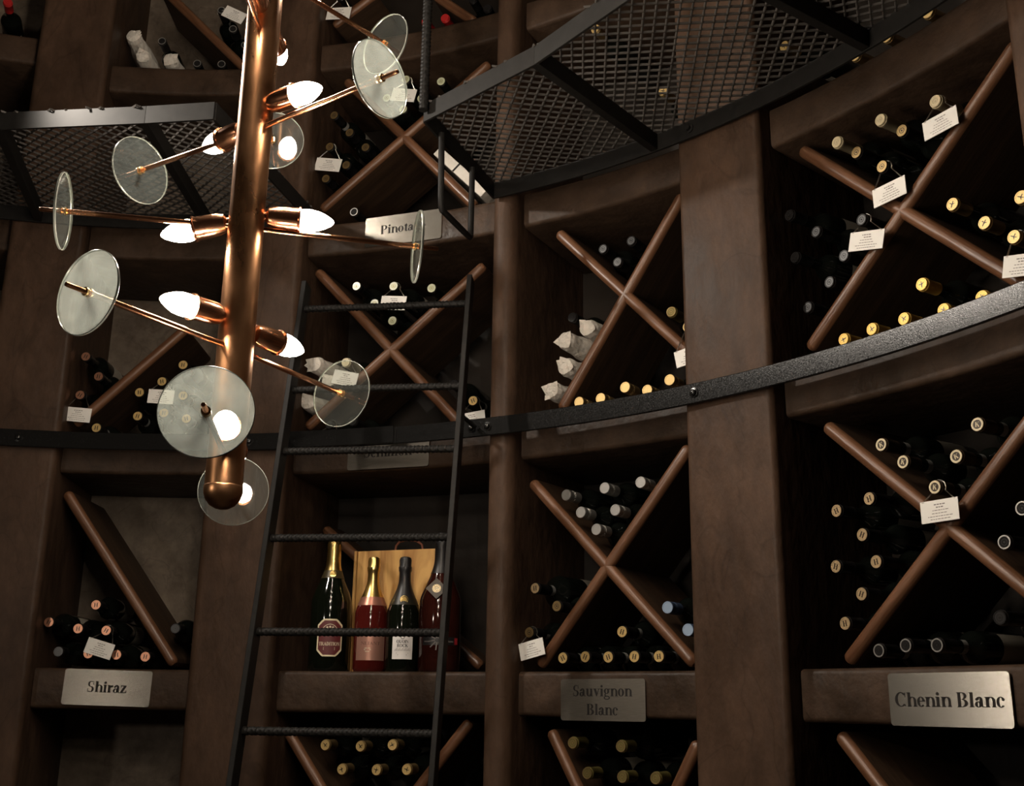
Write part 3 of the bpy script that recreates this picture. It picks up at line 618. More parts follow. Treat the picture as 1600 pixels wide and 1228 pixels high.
 ["sauv", "goldscrew", 2.272, 0.1153, 2.3415, "gold screw-capped bottle left of the wide pillar above the band, fourth from left", "gold screw-capped bottles left of the wide pillar above the band"],
 ["sauv", "goldscrew", 2.272, 0.181, 2.3589, "gold screw-capped bottle left of the wide pillar above the band, rightmost", "gold screw-capped bottles left of the wide pillar above the band"],
 ["sauv", "silverscrew", 2.272, -0.1346, 2.0902, "silver screw-capped bottle above the Sauvignon Blanc plate, leftmost", "silver screw-capped bottles above the Sauvignon Blanc plate"],
 ["sauv", "silverscrew", 2.272, -0.0156, 2.0971, "silver screw-capped bottle above the Sauvignon Blanc plate, fourth from left", "silver screw-capped bottles above the Sauvignon Blanc plate"],
 ["sauv", "silverscrew", 2.272, 0.0908, 2.1012, "silver screw-capped bottle above the Sauvignon Blanc plate, rightmost", "silver screw-capped bottles above the Sauvignon Blanc plate"],
 ["sauv", "silverscrew", 2.272, 0.0154, 2.0366, "silver screw-capped bottle above the Sauvignon Blanc plate, fifth from left", "silver screw-capped bottles above the Sauvignon Blanc plate"],
 ["sauv", "silverscrew", 2.272, -0.0891, 2.0397, "silver screw-capped bottle above the Sauvignon Blanc plate, second from left", "silver screw-capped bottles above the Sauvignon Blanc plate"],
 ["sauv", "silverscrew", 2.272, -0.0417, 1.9909, "silver screw-capped bottle above the Sauvignon Blanc plate, third from left", "silver screw-capped bottles above the Sauvignon Blanc plate"],
 ["sauv", "magnum", 2.272, -0.2328, 1.8491, "oversized dark bottle above the Sauvignon Blanc plate", "oversized dark bottles above the Sauvignon Blanc plate"],
 ["sauv", "goldpin", 2.272, -0.1637, 1.7997, "bronze-ended dark bottle above the Sauvignon Blanc plate, rightmost", "bronze-ended dark bottles above the Sauvignon Blanc plate"],
 ["sauv", "goldpin", 2.272, -0.2501, 1.7349, "bronze-ended dark bottle above the Sauvignon Blanc plate, leftmost, with white tag", "bronze-ended dark bottles above the Sauvignon Blanc plate"],
 ["sauv", "bluescrew", 2.272, 0.1591, 1.7842, "pale blue screw-capped bottle above the Sauvignon Blanc plate, leftmost", "pale blue screw-capped bottles above the Sauvignon Blanc plate"],
 ["sauv", "bluescrew", 2.272, 0.2123, 1.7293, "pale blue screw-capped bottle above the Sauvignon Blanc plate, rightmost", "pale blue screw-capped bottles above the Sauvignon Blanc plate"],
 ["sauv", "goldend", 2.272, 0.0309, 1.7294, "gold-ended dark bottle above the Sauvignon Blanc plate, fourth from left", "gold-ended dark bottles above the Sauvignon Blanc plate"],
 ["sauv", "goldend", 2.272, -0.1448, 1.6681, "gold-ended dark bottle above the Sauvignon Blanc plate, leftmost", "gold-ended dark bottles above the Sauvignon Blanc plate"],
 ["sauv", "goldend", 2.272, -0.0775, 1.67, "gold-ended dark bottle above the Sauvignon Blanc plate, second from left", "gold-ended dark bottles above the Sauvignon Blanc plate"],
 ["sauv", "goldend", 2.272, -0.0099, 1.6685, "gold-ended dark bottle above the Sauvignon Blanc plate, third from left", "gold-ended dark bottles above the Sauvignon Blanc plate"],
 ["sauv", "goldend", 2.272, 0.0645, 1.6687, "gold-ended dark bottle above the Sauvignon Blanc plate, fifth from left", "gold-ended dark bottles above the Sauvignon Blanc plate"],
 ["sauv", "goldend", 2.272, 0.1324, 1.6684, "gold-ended dark bottle above the Sauvignon Blanc plate, rightmost", "gold-ended dark bottles above the Sauvignon Blanc plate"],
 ["sauv", "oliveend", 2.272, -0.1157, 1.4612, "olive-capped bottle below the Sauvignon Blanc plate, leftmost", "olive-capped bottles below the Sauvignon Blanc plate"],
 ["sauv", "oliveend", 2.272, 0.0231, 1.4575, "olive-capped bottle below the Sauvignon Blanc plate, third from left", "olive-capped bottles below the Sauvignon Blanc plate"],
 ["sauv", "oliveend", 2.272, -0.0736, 1.3913, "olive-capped bottle below the Sauvignon Blanc plate, second from left", "olive-capped bottles below the Sauvignon Blanc plate"],
 ["sauv", "oliveend", 2.272, 0.0256, 1.3872, "olive-capped bottle below the Sauvignon Blanc plate, fourth from left", "olive-capped bottles below the Sauvignon Blanc plate"],
 ["sauv", "oliveend", 2.272, 0.1159, 1.3885, "olive-capped bottle below the Sauvignon Blanc plate, rightmost", "olive-capped bottles below the Sauvignon Blanc plate"],
 ["sauv", "goldbird", 2.28, -0.0381, 3.4811, "gold-foiled bottle behind the right walkway mesh, leftmost", "gold-foiled bottles behind the right walkway mesh"],
 ["sauv", "goldbird", 2.28, 0.1802, 3.1993, "gold-foiled bottle behind the right walkway mesh, rightmost", "gold-foiled bottles behind the right walkway mesh"],
 ["chen", "goldbird", 2.272, 0.1089, 3.0295, "gold-foiled bottle on the ledge above the right walkway, rightmost", "gold-foiled bottles on the ledge above the right walkway"],
 ["chen", "goldbird", 2.272, -0.0014, 3.0295, "gold-foiled bottle on the ledge above the right walkway, third from left", "gold-foiled bottles on the ledge above the right walkway"],
 ["chen", "goldbird", 2.272, -0.0921, 3.0295, "gold-foiled bottle on the ledge above the right walkway, second from left", "gold-foiled bottles on the ledge above the right walkway"],
 ["chen", "goldbird", 2.272, -0.3082, 3.1725, "gold-foiled bottle on the ledge above the right walkway, leftmost", "gold-foiled bottles on the ledge above the right walkway"],
 ["chen", "creamcap", 2.272, -0.1656, 2.8365, "cream-capped bottle in the upper right rack, leftmost", "cream-capped bottles in the upper right rack"],
 ["chen", "creamcap", 2.272, -0.0393, 2.8356, "cream-capped bottle in the upper right rack, second from left", "cream-capped bottles in the upper right rack"],
 ["chen", "creamcap", 2.272, 0.1043, 2.8121, "cream-capped bottle in the upper right rack, rightmost, with white tag", "cream-capped bottles in the upper right rack"],
 ["chen", "goldpin", 2.272, -0.1113, 2.7857, "bronze-ended dark bottle in the upper right rack, leftmost", "bronze-ended dark bottles in the upper right rack"],
 ["chen", "goldpin", 2.272, 0.0149, 2.783, "bronze-ended dark bottle in the upper right rack, rightmost", "bronze-ended dark bottles in the upper right rack"],
 ["chen", "goldpin", 2.272, -0.0449, 2.7213, "bronze-ended dark bottle in the upper right rack, second from left, with white tag", "bronze-ended dark bottles in the upper right rack"],
 ["chen", "blackend", 2.272, -0.3248, 2.7105, "black-capped dark bottle in the upper right rack, leftmost", "black-capped dark bottles in the upper right rack"],
 ["chen", "blackend", 2.272, -0.2449, 2.6368, "black-capped dark bottle in the upper right rack, fourth from left", "black-capped dark bottles in the upper right rack"],
 ["chen", "blackend", 2.272, -0.3147, 2.5959, "black-capped dark bottle in the upper right rack, second from left", "black-capped dark bottles in the upper right rack"],
 ["chen", "blackend", 2.272, -0.2848, 2.4591, "black-capped dark bottle in the upper right rack, third from left", "black-capped dark bottles in the upper right rack"],
 ["chen", "blackend", 2.272, -0.1689, 2.5493, "black-capped dark bottle in the upper right rack, sixth from left", "black-capped dark bottles in the upper right rack"],
 ["chen", "blackend", 2.272, -0.2159, 2.5001, "black-capped dark bottle in the upper right rack, fifth from left", "black-capped dark bottles in the upper right rack"],
 ["chen", "blackend", 2.272, -0.1119, 2.6174, "black-capped dark bottle in the upper right rack, rightmost, with white tag", "black-capped dark bottles in the upper right rack"],
 ["chen", "goldbird", 2.272, 0.1199, 2.5638, "gold-foiled bottle in the upper right rack, leftmost", "gold-foiled bottles in the upper right rack"],
 ["chen", "goldbird", 2.272, 0.187, 2.4965, "gold-foiled bottle in the upper right rack, second from left", "gold-foiled bottles in the upper right rack"],
 ["chen", "goldbird", 2.272, 0.27, 2.5195, "gold-foiled bottle in the upper right rack, rightmost", "gold-foiled bottles in the upper right rack"],
 ["chen", "goldbird", 2.272, 0.2457, 2.4444, "gold-foiled bottle in the upper right rack, third from left, with white tag", "gold-foiled bottles in the upper right rack"],
 ["chen", "goldfoil", 2.272, 0.0287, 2.4156, "bright yellow-foiled bottle in the upper right rack, fourth from left", "bright yellow-foiled bottles in the upper right rack"],
 ["chen", "goldfoil", 2.272, -0.1867, 2.3527, "bright yellow-foiled bottle in the upper right rack, leftmost", "bright yellow-foiled bottles in the upper right rack"],
 ["chen", "goldfoil", 2.272, -0.1077, 2.3546, "bright yellow-foiled bottle in the upper right rack, second from left", "bright yellow-foiled bottles in the upper right rack"],
 ["chen", "goldfoil", 2.272, -0.0231, 2.3536, "bright yellow-foiled bottle in the upper right rack, third from left", "bright yellow-foiled bottles in the upper right rack"],
 ["chen", "goldfoil", 2.272, 0.0744, 2.3444, "bright yellow-foiled bottle in the upper right rack, fifth from left", "bright yellow-foiled bottles in the upper right rack"],
 ["chen", "goldfoil", 2.272, 0.1636, 2.3446, "bright yellow-foiled bottle in the upper right rack, rightmost", "bright yellow-foiled bottles in the upper right rack"],
 ["chen", "creamring", 2.272, -0.1072, 2.0942, "cream-ringed dark bottle above the Chenin Blanc plate, leftmost", "cream-ringed dark bottles above the Chenin Blanc plate"],
 ["chen", "creamring", 2.272, -0.0558, 2.0477, "cream-ringed dark bottle above the Chenin Blanc plate, second from left", "cream-ringed dark bottles above the Chenin Blanc plate"],
 ["chen", "creamring", 2.272, 0.1243, 2.0912, "cream-ringed dark bottle above the Chenin Blanc plate, rightmost", "cream-ringed dark bottles above the Chenin Blanc plate"],
 ["chen", "creamring", 2.272, 0.0706, 2.0367, "cream-ringed dark bottle above the Chenin Blanc plate, fourth from left", "cream-ringed dark bottles above the Chenin Blanc plate"],
 ["chen", "creamring", 2.272, 0.0151, 1.9835, "cream-ringed dark bottle above the Chenin Blanc plate, third from left, with white tag", "cream-ringed dark bottles above the Chenin Blanc plate"],
 ["chen", "tanend", 2.272, -0.2397, 1.9703, "tan-ended dark bottle above the Chenin Blanc plate, second from top", "tan-ended dark bottles above the Chenin Blanc plate"],
 ["chen", "tanend", 2.272, -0.1492, 1.9841, "tan-ended dark bottle above the Chenin Blanc plate, topmost", "tan-ended dark bottles above the Chenin Blanc plate"],
 ["chen", "tanend", 2.272, -0.1745, 1.9099, "tan-ended dark bottle above the Chenin Blanc plate, third from top", "tan-ended dark bottles above the Chenin Blanc plate"],
 ["chen", "tanend", 2.272, -0.2518, 1.8498, "tan-ended dark bottle above the Chenin Blanc plate, fifth from top", "tan-ended dark bottles above the Chenin Blanc plate"],
 ["chen", "tanend", 2.272, -0.1436, 1.8494, "tan-ended dark bottle above the Chenin Blanc plate, fourth from top", "tan-ended dark bottles above the Chenin Blanc plate"],
 ["chen", "tanend", 2.272, -0.1878, 1.7859, "tan-ended dark bottle above the Chenin Blanc plate, sixth from top", "tan-ended dark bottles above the Chenin Blanc plate"],
 ["chen", "tanend", 2.272, -0.2371, 1.7275, "tan-ended dark bottle above the Chenin Blanc plate, lowest", "tan-ended dark bottles above the Chenin Blanc plate"],
 ["chen", "silverend", 2.272, 0.1984, 1.9152, "silver-ended dark bottle above the Chenin Blanc plate, rightmost", "silver-ended dark bottles above the Chenin Blanc plate"],
 ["chen", "silverend", 2.272, 0.1547, 1.8571, "silver-ended dark bottle above the Chenin Blanc plate, fourth from left", "silver-ended dark bottles above the Chenin Blanc plate"],
 ["chen", "silverend", 2.272, -0.1539, 1.6683, "silver-ended dark bottle above the Chenin Blanc plate, leftmost", "silver-ended dark bottles above the Chenin Blanc plate"],
 ["chen", "silverend", 2.272, -0.0865, 1.6763, "silver-ended dark bottle above the Chenin Blanc plate, second from left", "silver-ended dark bottles above the Chenin Blanc plate"],
 ["chen", "silverend", 2.272, -0.0129, 1.6741, "silver-ended dark bottle above the Chenin Blanc plate, third from left", "silver-ended dark bottles above the Chenin Blanc plate"],
 ["chen", "blackend", 2.272, 0.1288, 1.7191, "black-capped dark bottle above the Chenin Blanc plate", "black-capped dark bottles above the Chenin Blanc plate"],
]
protos = {}; ALLB = []
for i, (b, k, D, s, z, label, group) in enumerate(BOTTLES):
    n, t = bf(b); H = .335 if k == 'magnum' else .303 if k == 'paper' else .30
    if k == 'paper': o = wrapped()
    elif k in protos: o = copy_tree(protos[k])
    else: o = bottle(k); protos[k] = o
    rz = R({'K':0, 'H':0}.get(KINDS[k][3] if k in KINDS else '', 1)*random.uniform(-180, 180)) + random.uniform(-.5, .5)
    Z = -n; X = t; Y = Z.cross(X)
    X2 = X*cos(rz)+Y*sin(rz); Y2 = Z.cross(X2)
    Z2 = (Z+t*random.uniform(-.01, .01)).normalized()
    mt = frame_mat(at(b, D+H, s, z), X2, Y2, Z); o.matrix_basis = mt; WM[o] = mt
    tag(o, label, 'bottle', group); ALLB.append(o)

# ------------------------------------------------------------------ hanging tags
TAGS = [
 [111, 2.256, 0.0791, 2.7651, 0.1636, 2.7692],
 [114, 2.256, -0.0636, 2.6648, 0.0239, 2.6671],
 [121, 2.256, -0.131, 2.5875, -0.0383, 2.5639],
 [125, 2.256, 0.2309, 2.4044, 0.3054, 2.3884],
 [136, 2.256, -0.0107, 1.9535, 0.0767, 1.9536],
 [89, 2.256, -0.2734, 1.7037, -0.2075, 1.7182],
 [75, 2.256, 0.2037, 2.4238, 0.2529, 2.4321],
 [59, 2.256, 0.1991, 2.3454, 0.2786, 2.3547],
 [56, 2.256, -0.2503, 2.3261, -0.1777, 2.3193],
 [55, 2.256, -0.204, 2.5155, -0.1229, 2.4954],
 [48, 2.256, -0.0595, 2.736, 0.0233, 2.7249],
 [37, 2.256, -0.3136, 3.2387, -0.2229, 3.2177],
 [30, 2.256, -0.0547, 3.4439, 0.0284, 3.4231],
 [46, 2.256, -0.3112, 3.7932, -0.2231, 3.7787],
 [23, 2.314, 0.1204, 3.8553, 0.1866, 3.8233],
 [11, 2.256, -0.2357, 2.4012, -0.1523, 2.3954],
 [14, 2.256, 0.0123, 2.4615, 0.0843, 2.4582],
 [3, 2.256, -0.0817, 1.7213, -0.0049, 1.6997],
]
def bead_chain(mb, pts, step=.0032, r=.00125):
    pts = [V(p) for p in pts]; acc = 0
    for a, b in zip(pts, pts[1:]):
        L = (b-a).length; x = acc
        while x < L:
            c = a+(b-a)*(x/L)
            mb.add([c+V(q)*r for q in ((1,0,0),(-1,0,0),(0,1,0),(0,-1,0),(0,0,1),(0,0,-1))], [(0,2,4),(2,1,4),(1,3,4),(3,0,4),(2,0,5),(1,2,5),(3,1,5),(0,3,5)], 0, True); x += step
        acc = x-L
        mb.tube([a, b], .0004, 4)
for bi, D, s0, z0, s1, z1 in TAGS:
    b, k, BD, bs, bz, label, _ = BOTTLES[bi]; n, t = bf(b)
    p0, p1 = at(b, D, s0, z0), at(b, D, s1, z1); X = (p1-p0).normalized(); Wd = (p1-p0).length
    if Wd < .075: Wd = .078
    Hc = .044; Y = n.cross(X).normalized(); Y = Y if Y.z > 0 else -Y; c = (p0+p1)/2 if Wd != .078 else p0+X*.039
    mt = frame_mat(c, X, Y, X.cross(Y))
    sgn = 1 if X.cross(Y).dot(n) < 0 else -1
    short = label.replace(', with white tag', '')
    r_ = root('hang_tag', 'white tag on the ' + short, 'tag', mt, 'white card tags hung on bottle necks')
    cd = obj('card', MB().box((0, -Hc/2, 0), ((1,0,0),(0,1,0),(0,0,1)), (Wd/2, Hc/2, .0011), 0, .0004), CARD, r_, mt)
    pm = MB(); zz = .0012*sgn; rs = random.Random(bi)
    for row, (yy, wd) in enumerate(((-.009, .26), (-.0145, .16), (-.0205, .36), (-.0265, .40), (-.0325, .62), (-.038, .5))):
        x = -wd*Wd/2
        while x < wd*Wd/2:
            l = rs.uniform(.0025, .007); pm.box((x+l/2, yy, zz), ((1,0,0),(0,1,0),(0,0,1)), (l/2, .0007 if row > 1 else .0011, .0001)); x += l+.0016
    obj('printing', pm, GREYINK, cd, mt)
    ch = MB(); nb = at(b, BD+.012, bs, bz); q = .0165
    l0 = c-X*(Wd/2-.006)-Y*.002; l1 = c+X*(Wd/2-.006)-Y*.002; lift = n*-.0015
    loop = [nb+t*(q*cos(a))+V((0, 0, q*sin(a))) for a in [R(205-i*23) for i in range(11)]]
    for dx in (0, .0028): bead_chain(ch, [l0+lift+X*dx]+[p+n*dx for p in loop]+[l1+lift-X*dx])
    obj('bead_chain', ch, CHAIN, r_)

# ------------------------------------------------------------------ sparkling bottles, pine box, carton
def wrapfn(r, zoff=0):                                                # label plane -> cylinder facing local -Y
    return lambda x, y, z: ((r+z)*sin(x/r), -(r+z)*cos(x/r), y+zoff)
def cyl_patch(poly_half_w, z0, z1, r, n=12):
    mb = MB(); vs = []
    for z in (z0, z1):
        for i in range(n+1): a = -poly_half_w/r+2*poly_half_w/r*i/n; vs.append((r*sin(a), -r*cos(a), z))
    return mb.add(vs, [(i, i+1, n+2+i, n+1+i) for i in range(n)], 0, True)
def octa(hw, hh, ch, n=8): 
    P = []
    for i in range(n+1): P.append((-hw+ch+(2*hw-2*ch)*i/n, -hh))
    for i in range(n+1): P.append((hw-ch-(2*hw-2*ch)*i/n, hh))
    return P
def octa_mesh(mb, hw, hh, ch, fn, z, mi):
    n = 12
    for i in range(n):
        a, b = -hw+2*hw*i/n, -hw+2*hw*(i+1)/n
        g = lambda x: hh-max(0, abs(x)-(hw-ch))
        mb.add([fn(a, -g(a), z), fn(b, -g(b), z), fn(b, g(b), z), fn(a, g(a), z)], [(0,1,2,3)], mi)
GOLDFOIL = plain('gold_bottle_foil', (.80, .56, .20), .28, 1); BLACKFOIL = plain('black_bottle_foil', (.012, .011, .012), .42)
PINKFOIL = plain('pink_neck_band', (.45, .20, .14), .35, .6); PINKLAB = plain('rose_gold_label', (.50, .26, .20), .38, .55); WHITELAB = plain('white_label', (.80, .76, .74), .55)
MAROON = plain('maroon_label', (.11, .016, .018), .5); CREAM = plain('cream_label', (.78, .68, .46), .5); BROWNINK = plain('brown_ink', (.20, .08, .06), .5); REDLAB = plain('red_label', (.35, .02, .03), .45)
CREAMINK = plain('cream_ink', (.72, .62, .45), .5); TAUPE = plain('taupe_card', (.10, .085, .07), .6)
def sparkling(s, D, H, r, glass, foilm, zf, label):
    c = at('champ', D, s, 1.6345); d = (cam.matrix_world.translation-c); d.z = 0; d.normalize()
    mt = frame_mat(c, V((-d.y, d.x, 0)), -d, V((0, 0, 1)))
    o = root('sparkling_bottle', label, 'bottle', mt, 'sparkling bottles standing on the middle ledge')
    zs = H*.50; nk = r*.34; zn = H*.80
    prof = [(r*.55, .012), (r*.9, 0), (r, .008), (r, zs)]
    for i in range(1, 15):
        u = i/14; g = (1-u)**1.55*(1+1.55*u) ; prof.append((nk+(r-nk)*(1-u*u*(3-2*u))**1.0*(1-.12*sin(pi*u)), zs+(zn-zs)*u))
    prof += [(nk*.95, H-.03)]
    obj('glass_body', MB().lathe(prof, 40), glass, o, mt)
    import bisect
    def rad(z):
        for (ra, za), (rb, zb) in zip(prof[2:], prof[3:]):
            if za <= z <= zb: return ra+(rb-ra)*(z-za)/max(1e-6, zb-za)
        return nk
    fp = [(rad(zf+(H-.045-zf)*i/10)+.0008, zf+(H-.045-zf)*i/10) for i in range(11)]
    k = r/.046
    fp += [(.0178*k**.5, H-.040), (.0185*k**.5, H-.030), (.0165*k**.5, H-.027), (.0172*k**.5, H-.010), (.0150*k**.5, H-.003), (.009, H)]
    mb = MB().lathe(fp, 40)
    vv = []
    for (x, y, z) in mb.v:
        if z > H-.041: a = atan2(y, x); q = 1+.035*sin(9*a+z*300); vv.append((x*q, y*q, z))
        else: vv.append((x, y, z))
    mb.v = vv; fo = obj('foil', mb, foilm, o, mt)
    return o, mt, rad, fo
o, mt, rad, fo = sparkling(-.207, 2.325, .392, .058, GREENG, GOLDFOIL, .285, 'tall dark magnum with gold foil and octagonal maroon Tradition label')
lm = MB(); fn = wrapfn(.0586, .092)
octa_mesh(lm, .037, .052, .017, fn, 0, 0); octa_mesh(lm, .0325, .0475, .0155, fn, .0004, 1)
put_polys(lm, text_polys('TRADITION', .0098, 0, -.022, True, .86), fn, .0005, .0008, 2)
for p in El(0, .012, .024, .026, .0225, .0245, 10, 170): lm.prism(p, .0005, .0008, 2, fn)
for x in (-.008, 0, .008): put_polys(lm, Dot(x, .030-abs(x)*.2, .0028), fn, .0005, .0008, 2)
put_polys(lm, [Rc(-.010, .018, .010, .021), [(-.010,.021),(.010,.021),(.012,.028),(.004,.024),(0,.030),(-.004,.024),(-.012,.028)], Rc(-.016, -.034, .016, -.0265)], fn, .0005, .0008, 2)
put_polys(lm, [Rc(-.0152, -.0334, .0152, -.0271)], fn, .0009, .001, 1)
lb = obj('label', lm, [CREAM, MAROON, CREAMINK], o, mt); lb['label'] = 'octagonal maroon label with cream border'
mb = MB(); fnn = wrapfn(rad(.268)+.0012, 0); obj('neck_band', MB().lathe([(rad(.262)+.0009, .262), (rad(.285)+.0012, .285)], 40), plain('dark_gold_neck_band', (.06, .045, .02), .4, .3), o, mt)
nb = MB(); put_polys(nb, Dot(0, .274, .0095), fnn, .0004, .001); obj('neck_seal', nb, GOLDFOIL, o, mt)

o, mt, rad, fo = sparkling(-.0765, 2.325, .322, .0475, ROSEG, GOLDFOIL, .205, 'rose sparkling bottle with gold foil and pink label')
obj('neck_band', MB().lathe([(rad(.182)+.0008, .182), (rad(.195)+.001, .195), (rad(.205)+.0011, .206)], 40), PINKFOIL, o, mt)
lb = obj('label', cyl_patch(.045, .030, .098, .0481), PINKLAB, o, mt)
pm = MB(); fn = wrapfn(.0482, 0); put_polys(pm, text_polys('NLIANT', .0085, 0, .072, True, 1.35), fn, .0002, .0005, 0)
for yy, wd in ((.062, .016), (.058, .020), (.053, .012)): put_polys(pm, [Rc(-wd/2-.008, yy, wd/2-.008, yy+.0018)], fn, .0002, .0005, 1)
obj('printing', pm, [BROWNINK, CREAMINK], lb, mt)

o, mt, rad, fo = sparkling(.0225, 2.325, .320, .0475, GREENG, BLACKFOIL, .200, 'dark green sparkling bottle with black foil and white label')
obj('neck_band', MB().lathe([(rad(.182)+.0008, .182), (rad(.200)+.001, .201)], 40), plain('black_neck_band', (.02, .018, .012), .4, .2), o, mt)
nb = MB(); fnn = wrapfn(rad(.192)+.0012, 0); put_polys(nb, Dot(0, .196, .0115), fnn, .0003, .001); put_polys(nb, El(0, .196, .009, .009, .0075, .0075), fnn, .001, .0013, 1); obj('neck_seal', nb, [GOLDFOIL, BLACKFOIL], o, mt)
lb = obj('label', cyl_patch(.0295, .033, .100, .0481), WHITELAB, o, mt)
pm = MB(); fn = wrapfn(.0482, 0)
put_polys(pm, text_polys('QUOIN', .0085, 0, .0765, True, .95)+text_polys('ROCK', .0085, 0, .0655, True, .95), fn, .0002, .0005, 0)
for p in El(0, .094, .006, .007, .0045, .0055, 180, 360): pm.prism(p, .0002, .0005, 0, fn)
for i in range(16):
    x = -.022+.0028*i; put_polys(pm, [[(x, .055), (x+.0008, .055), (x+.0026, .0595+.002*(i % 3)), (x+.0018, .0595+.002*(i % 3))]], fn, .0002, .0004, 1)
for yy, wd in ((.049, .034), (.044, .026)): put_polys(pm, [Rc(-wd/2, yy, wd/2, yy+.0012)], fn, .0002, .0004, 1)
obj('printing', pm, [INK, GREYINK], lb, mt)

o, mt, rad, fo = sparkling(.134, 2.325, .385, .058, DROSEG, BLACKFOIL, .268, 'large dark pink sparkling magnum with black foil behind the ladder rail')
lb = obj('label', cyl_patch(.052, .070, .092, .0586), BLACKFOIL, o, mt)
pm = MB(); fn = wrapfn(.0588, 0)
for x0 in (-.045, .024):
    for i in range(5): put_polys(pm, [Rc(x0+i*.0036, .078, x0+.0026+i*.0036, .0815)], fn, .0002, .0004, 0)
for i in range(9):
    a = R(20+i*40); put_polys(pm, [[(-.006+.006*cos(a-.3), .083+.006*sin(a-.3)), (-.006+.006*cos(a+.3), .083+.006*sin(a+.3)), (-.006+.026*cos(a+.12), .081+.024*sin(a+.12)), (-.006+.027*cos(a), .081+.025*sin(a))]], fn, .0002, .0006, 0)
put_polys(pm, [Rc(.045, .072, .058, .090)], fn, .0003, .0006, 1)
obj('printing', pm, [plain('grey_vine_print', (.16, .14, .13), .5), REDLAB], lb, mt)
# its diamond card
ctr = mt @ V((-.012, -rad(.232)-.012, .222))
X = (mt.to_3x3() @ V((1, 0, 0))); d3 = mt.to_3x3() @ V((0, -1, .25)); d3.normalize(); Y = (V((0, 0, 1))-d3*d3.z).normalized(); X = Y.cross(d3)
m2 = frame_mat(ctr, X, Y, d3)
r_ = root('neck_card', 'dark square card with a round gold seal hung cornerwise on the pink magnum', 'tag', m2)
q = .030; obj('card', MB().prism([(0, -q), (q, 0), (0, q), (-q, 0)], 0, .0015), TAUPE, r_, m2)
sm_ = MB(); put_polys(sm_, Dot(0, 0, .0125), lambda x, y, z: (x, y, z), .0015, .0022); put_polys(sm_, El(0, 0, .0105, .0105, .0095, .0095)+El(0, 0, .006, .006, .005, .005, 20, 330), lambda x, y, z: (x, y, z), .0022, .0025, 1)
obj('seal', sm_, [CREAM, BRASS], r_, m2)
cm = MB(); cm.tube([m2 @ V((0, .027, 0)), m2 @ V((.004, .045, -.012)), m2 @ V((.012, .06, -.028))], .0006, 6); obj('cord', cm, INK, r_)

# pine presentation box
n, t = bf('champ'); c = at('champ', 2.436, -.036, 1.635)
X = (t+n*-.03).normalized(); N_ = V((X.y, -X.x, 0)); N_ = N_ if N_.dot(n) > 0 else -N_
mt = frame_mat(c, X, N_, V((0, 0, 1)))
bx = root('pine_box', 'pale pine wine box with a crest and script, standing behind the bottles', 'box', mt)
w2, H, dp = .1455, .352, .036
I3 = ((1,0,0),(0,1,0),(0,0,1))
obj('front_panel', MB().box((0.006, -dp+.004, H/2), I3, (w2-.007, .004, H/2-.001), 0, .001), PINE, bx, mt)
mb = MB()
mb.box((-w2+.004, 0, H/2), I3, (.004, dp, H/2), 0, .001); mb.box((w2-.004, 0, H/2), I3, (.004, dp, H/2), 0, .001)
mb.box((0, .002, H-.004), I3, (w2-.008, dp-.008, .004), 0, .001); mb.box((0, .002, .004), I3, (w2-.008, dp-.008, .004)); mb.box((0, dp-.003, H/2), I3, (w2-.008, .003, H/2-.001))
obj('frame', mb, PINE, bx, mt)
pm = MB(); fy = -dp-.0001; fn = lambda x, y, z: (x, fy-z, y)
def stroke(pts, w_, mi=0):
    for (x0, y0), (x1, y1) in zip(pts, pts[1:]):
        d = hypot(x1-x0, y1-y0) or 1; ux, uy = -(y1-y0)/d*w_, (x1-x0)/d*w_
        pm.prism([(x0+ux, y0+uy), (x0-ux, y0-uy), (x1-ux, y1-uy), (x1+ux, y1+uy)], 0, .0003, mi, fn)
def arc(cx_, cy_, r, a0, a1, n=9): return [(cx_+r*cos(R(a0+(a1-a0)*i/n)), cy_+r*sin(R(a0+(a1-a0)*i/n))) for i in range(n+1)]
cx0, cy0 = .034, .236                                                   # heraldic crest: plumed helm over a scrolled shield
for sg in (-1, 1):
    stroke(arc(cx0+sg*.010, cy0+.050, .008, 0, 300), .0012); stroke(arc(cx0+sg*.019, cy0+.022, .010, 60*sg, 60*sg+250), .0012); stroke(arc(cx0+sg*.022, cy0+.002, .009, 120, 380), .0012)
    stroke(arc(cx0+sg*.016, cy0-.020, .009, 90, 330), .0012); stroke(arc(cx0+sg*.008, cy0-.040, .007, 0, 280), .0011)
    stroke([(cx0+sg*.002, cy0+.045), (cx0+sg*.012, cy0+.03), (cx0+sg*.008, cy0+.012), (cx0+sg*.014, cy0-.004), (cx0+sg*.008, cy0-.03), (cx0, cy0-.048)], .0012)
stroke(arc(cx0, cy0+.028, .009, 0, 360, 14), .0012); stroke([(cx0-.010, cy0+.010), (cx0+.010, cy0+.010), (cx0+.010, cy0-.014), (cx0, cy0-.026), (cx0-.010, cy0-.014), (cx0-.010, cy0+.010)], .0012)
def sl(x, y, h, w_=.0016): stroke([(x, y), (x+h*.32, y+h*.6), (x+h*.42, y+h), (x+h*.33, y+h*.97), (x+h*.2, y+h*.4), (x+h*.12, y+.002), (x+h*.26, y+h*.1)], w_)
sl(-.008, .168, .044); sl(.003, .172, .044); stroke([(.015, .180), (.022, .186), (.020, .191), (.014, .184), (.016, .175), (.024, .177)], .0014)
sl(.080, .203, .046); stroke([(.086, .214), (.094, .224), (.094, .210), (.100, .212)], .0015); sl(.101, .209, .046)
for p in Dot(.028, .318, .0042): pass
kn = MB(); kn.lathe([(.0048, 0), (.0048, .0006)], 12, 0, (.023, fy, .322), ((1,0,0),(0,0,1),(0,-1,0))); obj('knot', kn, plain('pine_knot', (.16, .05, .02), .5), bx, mt)
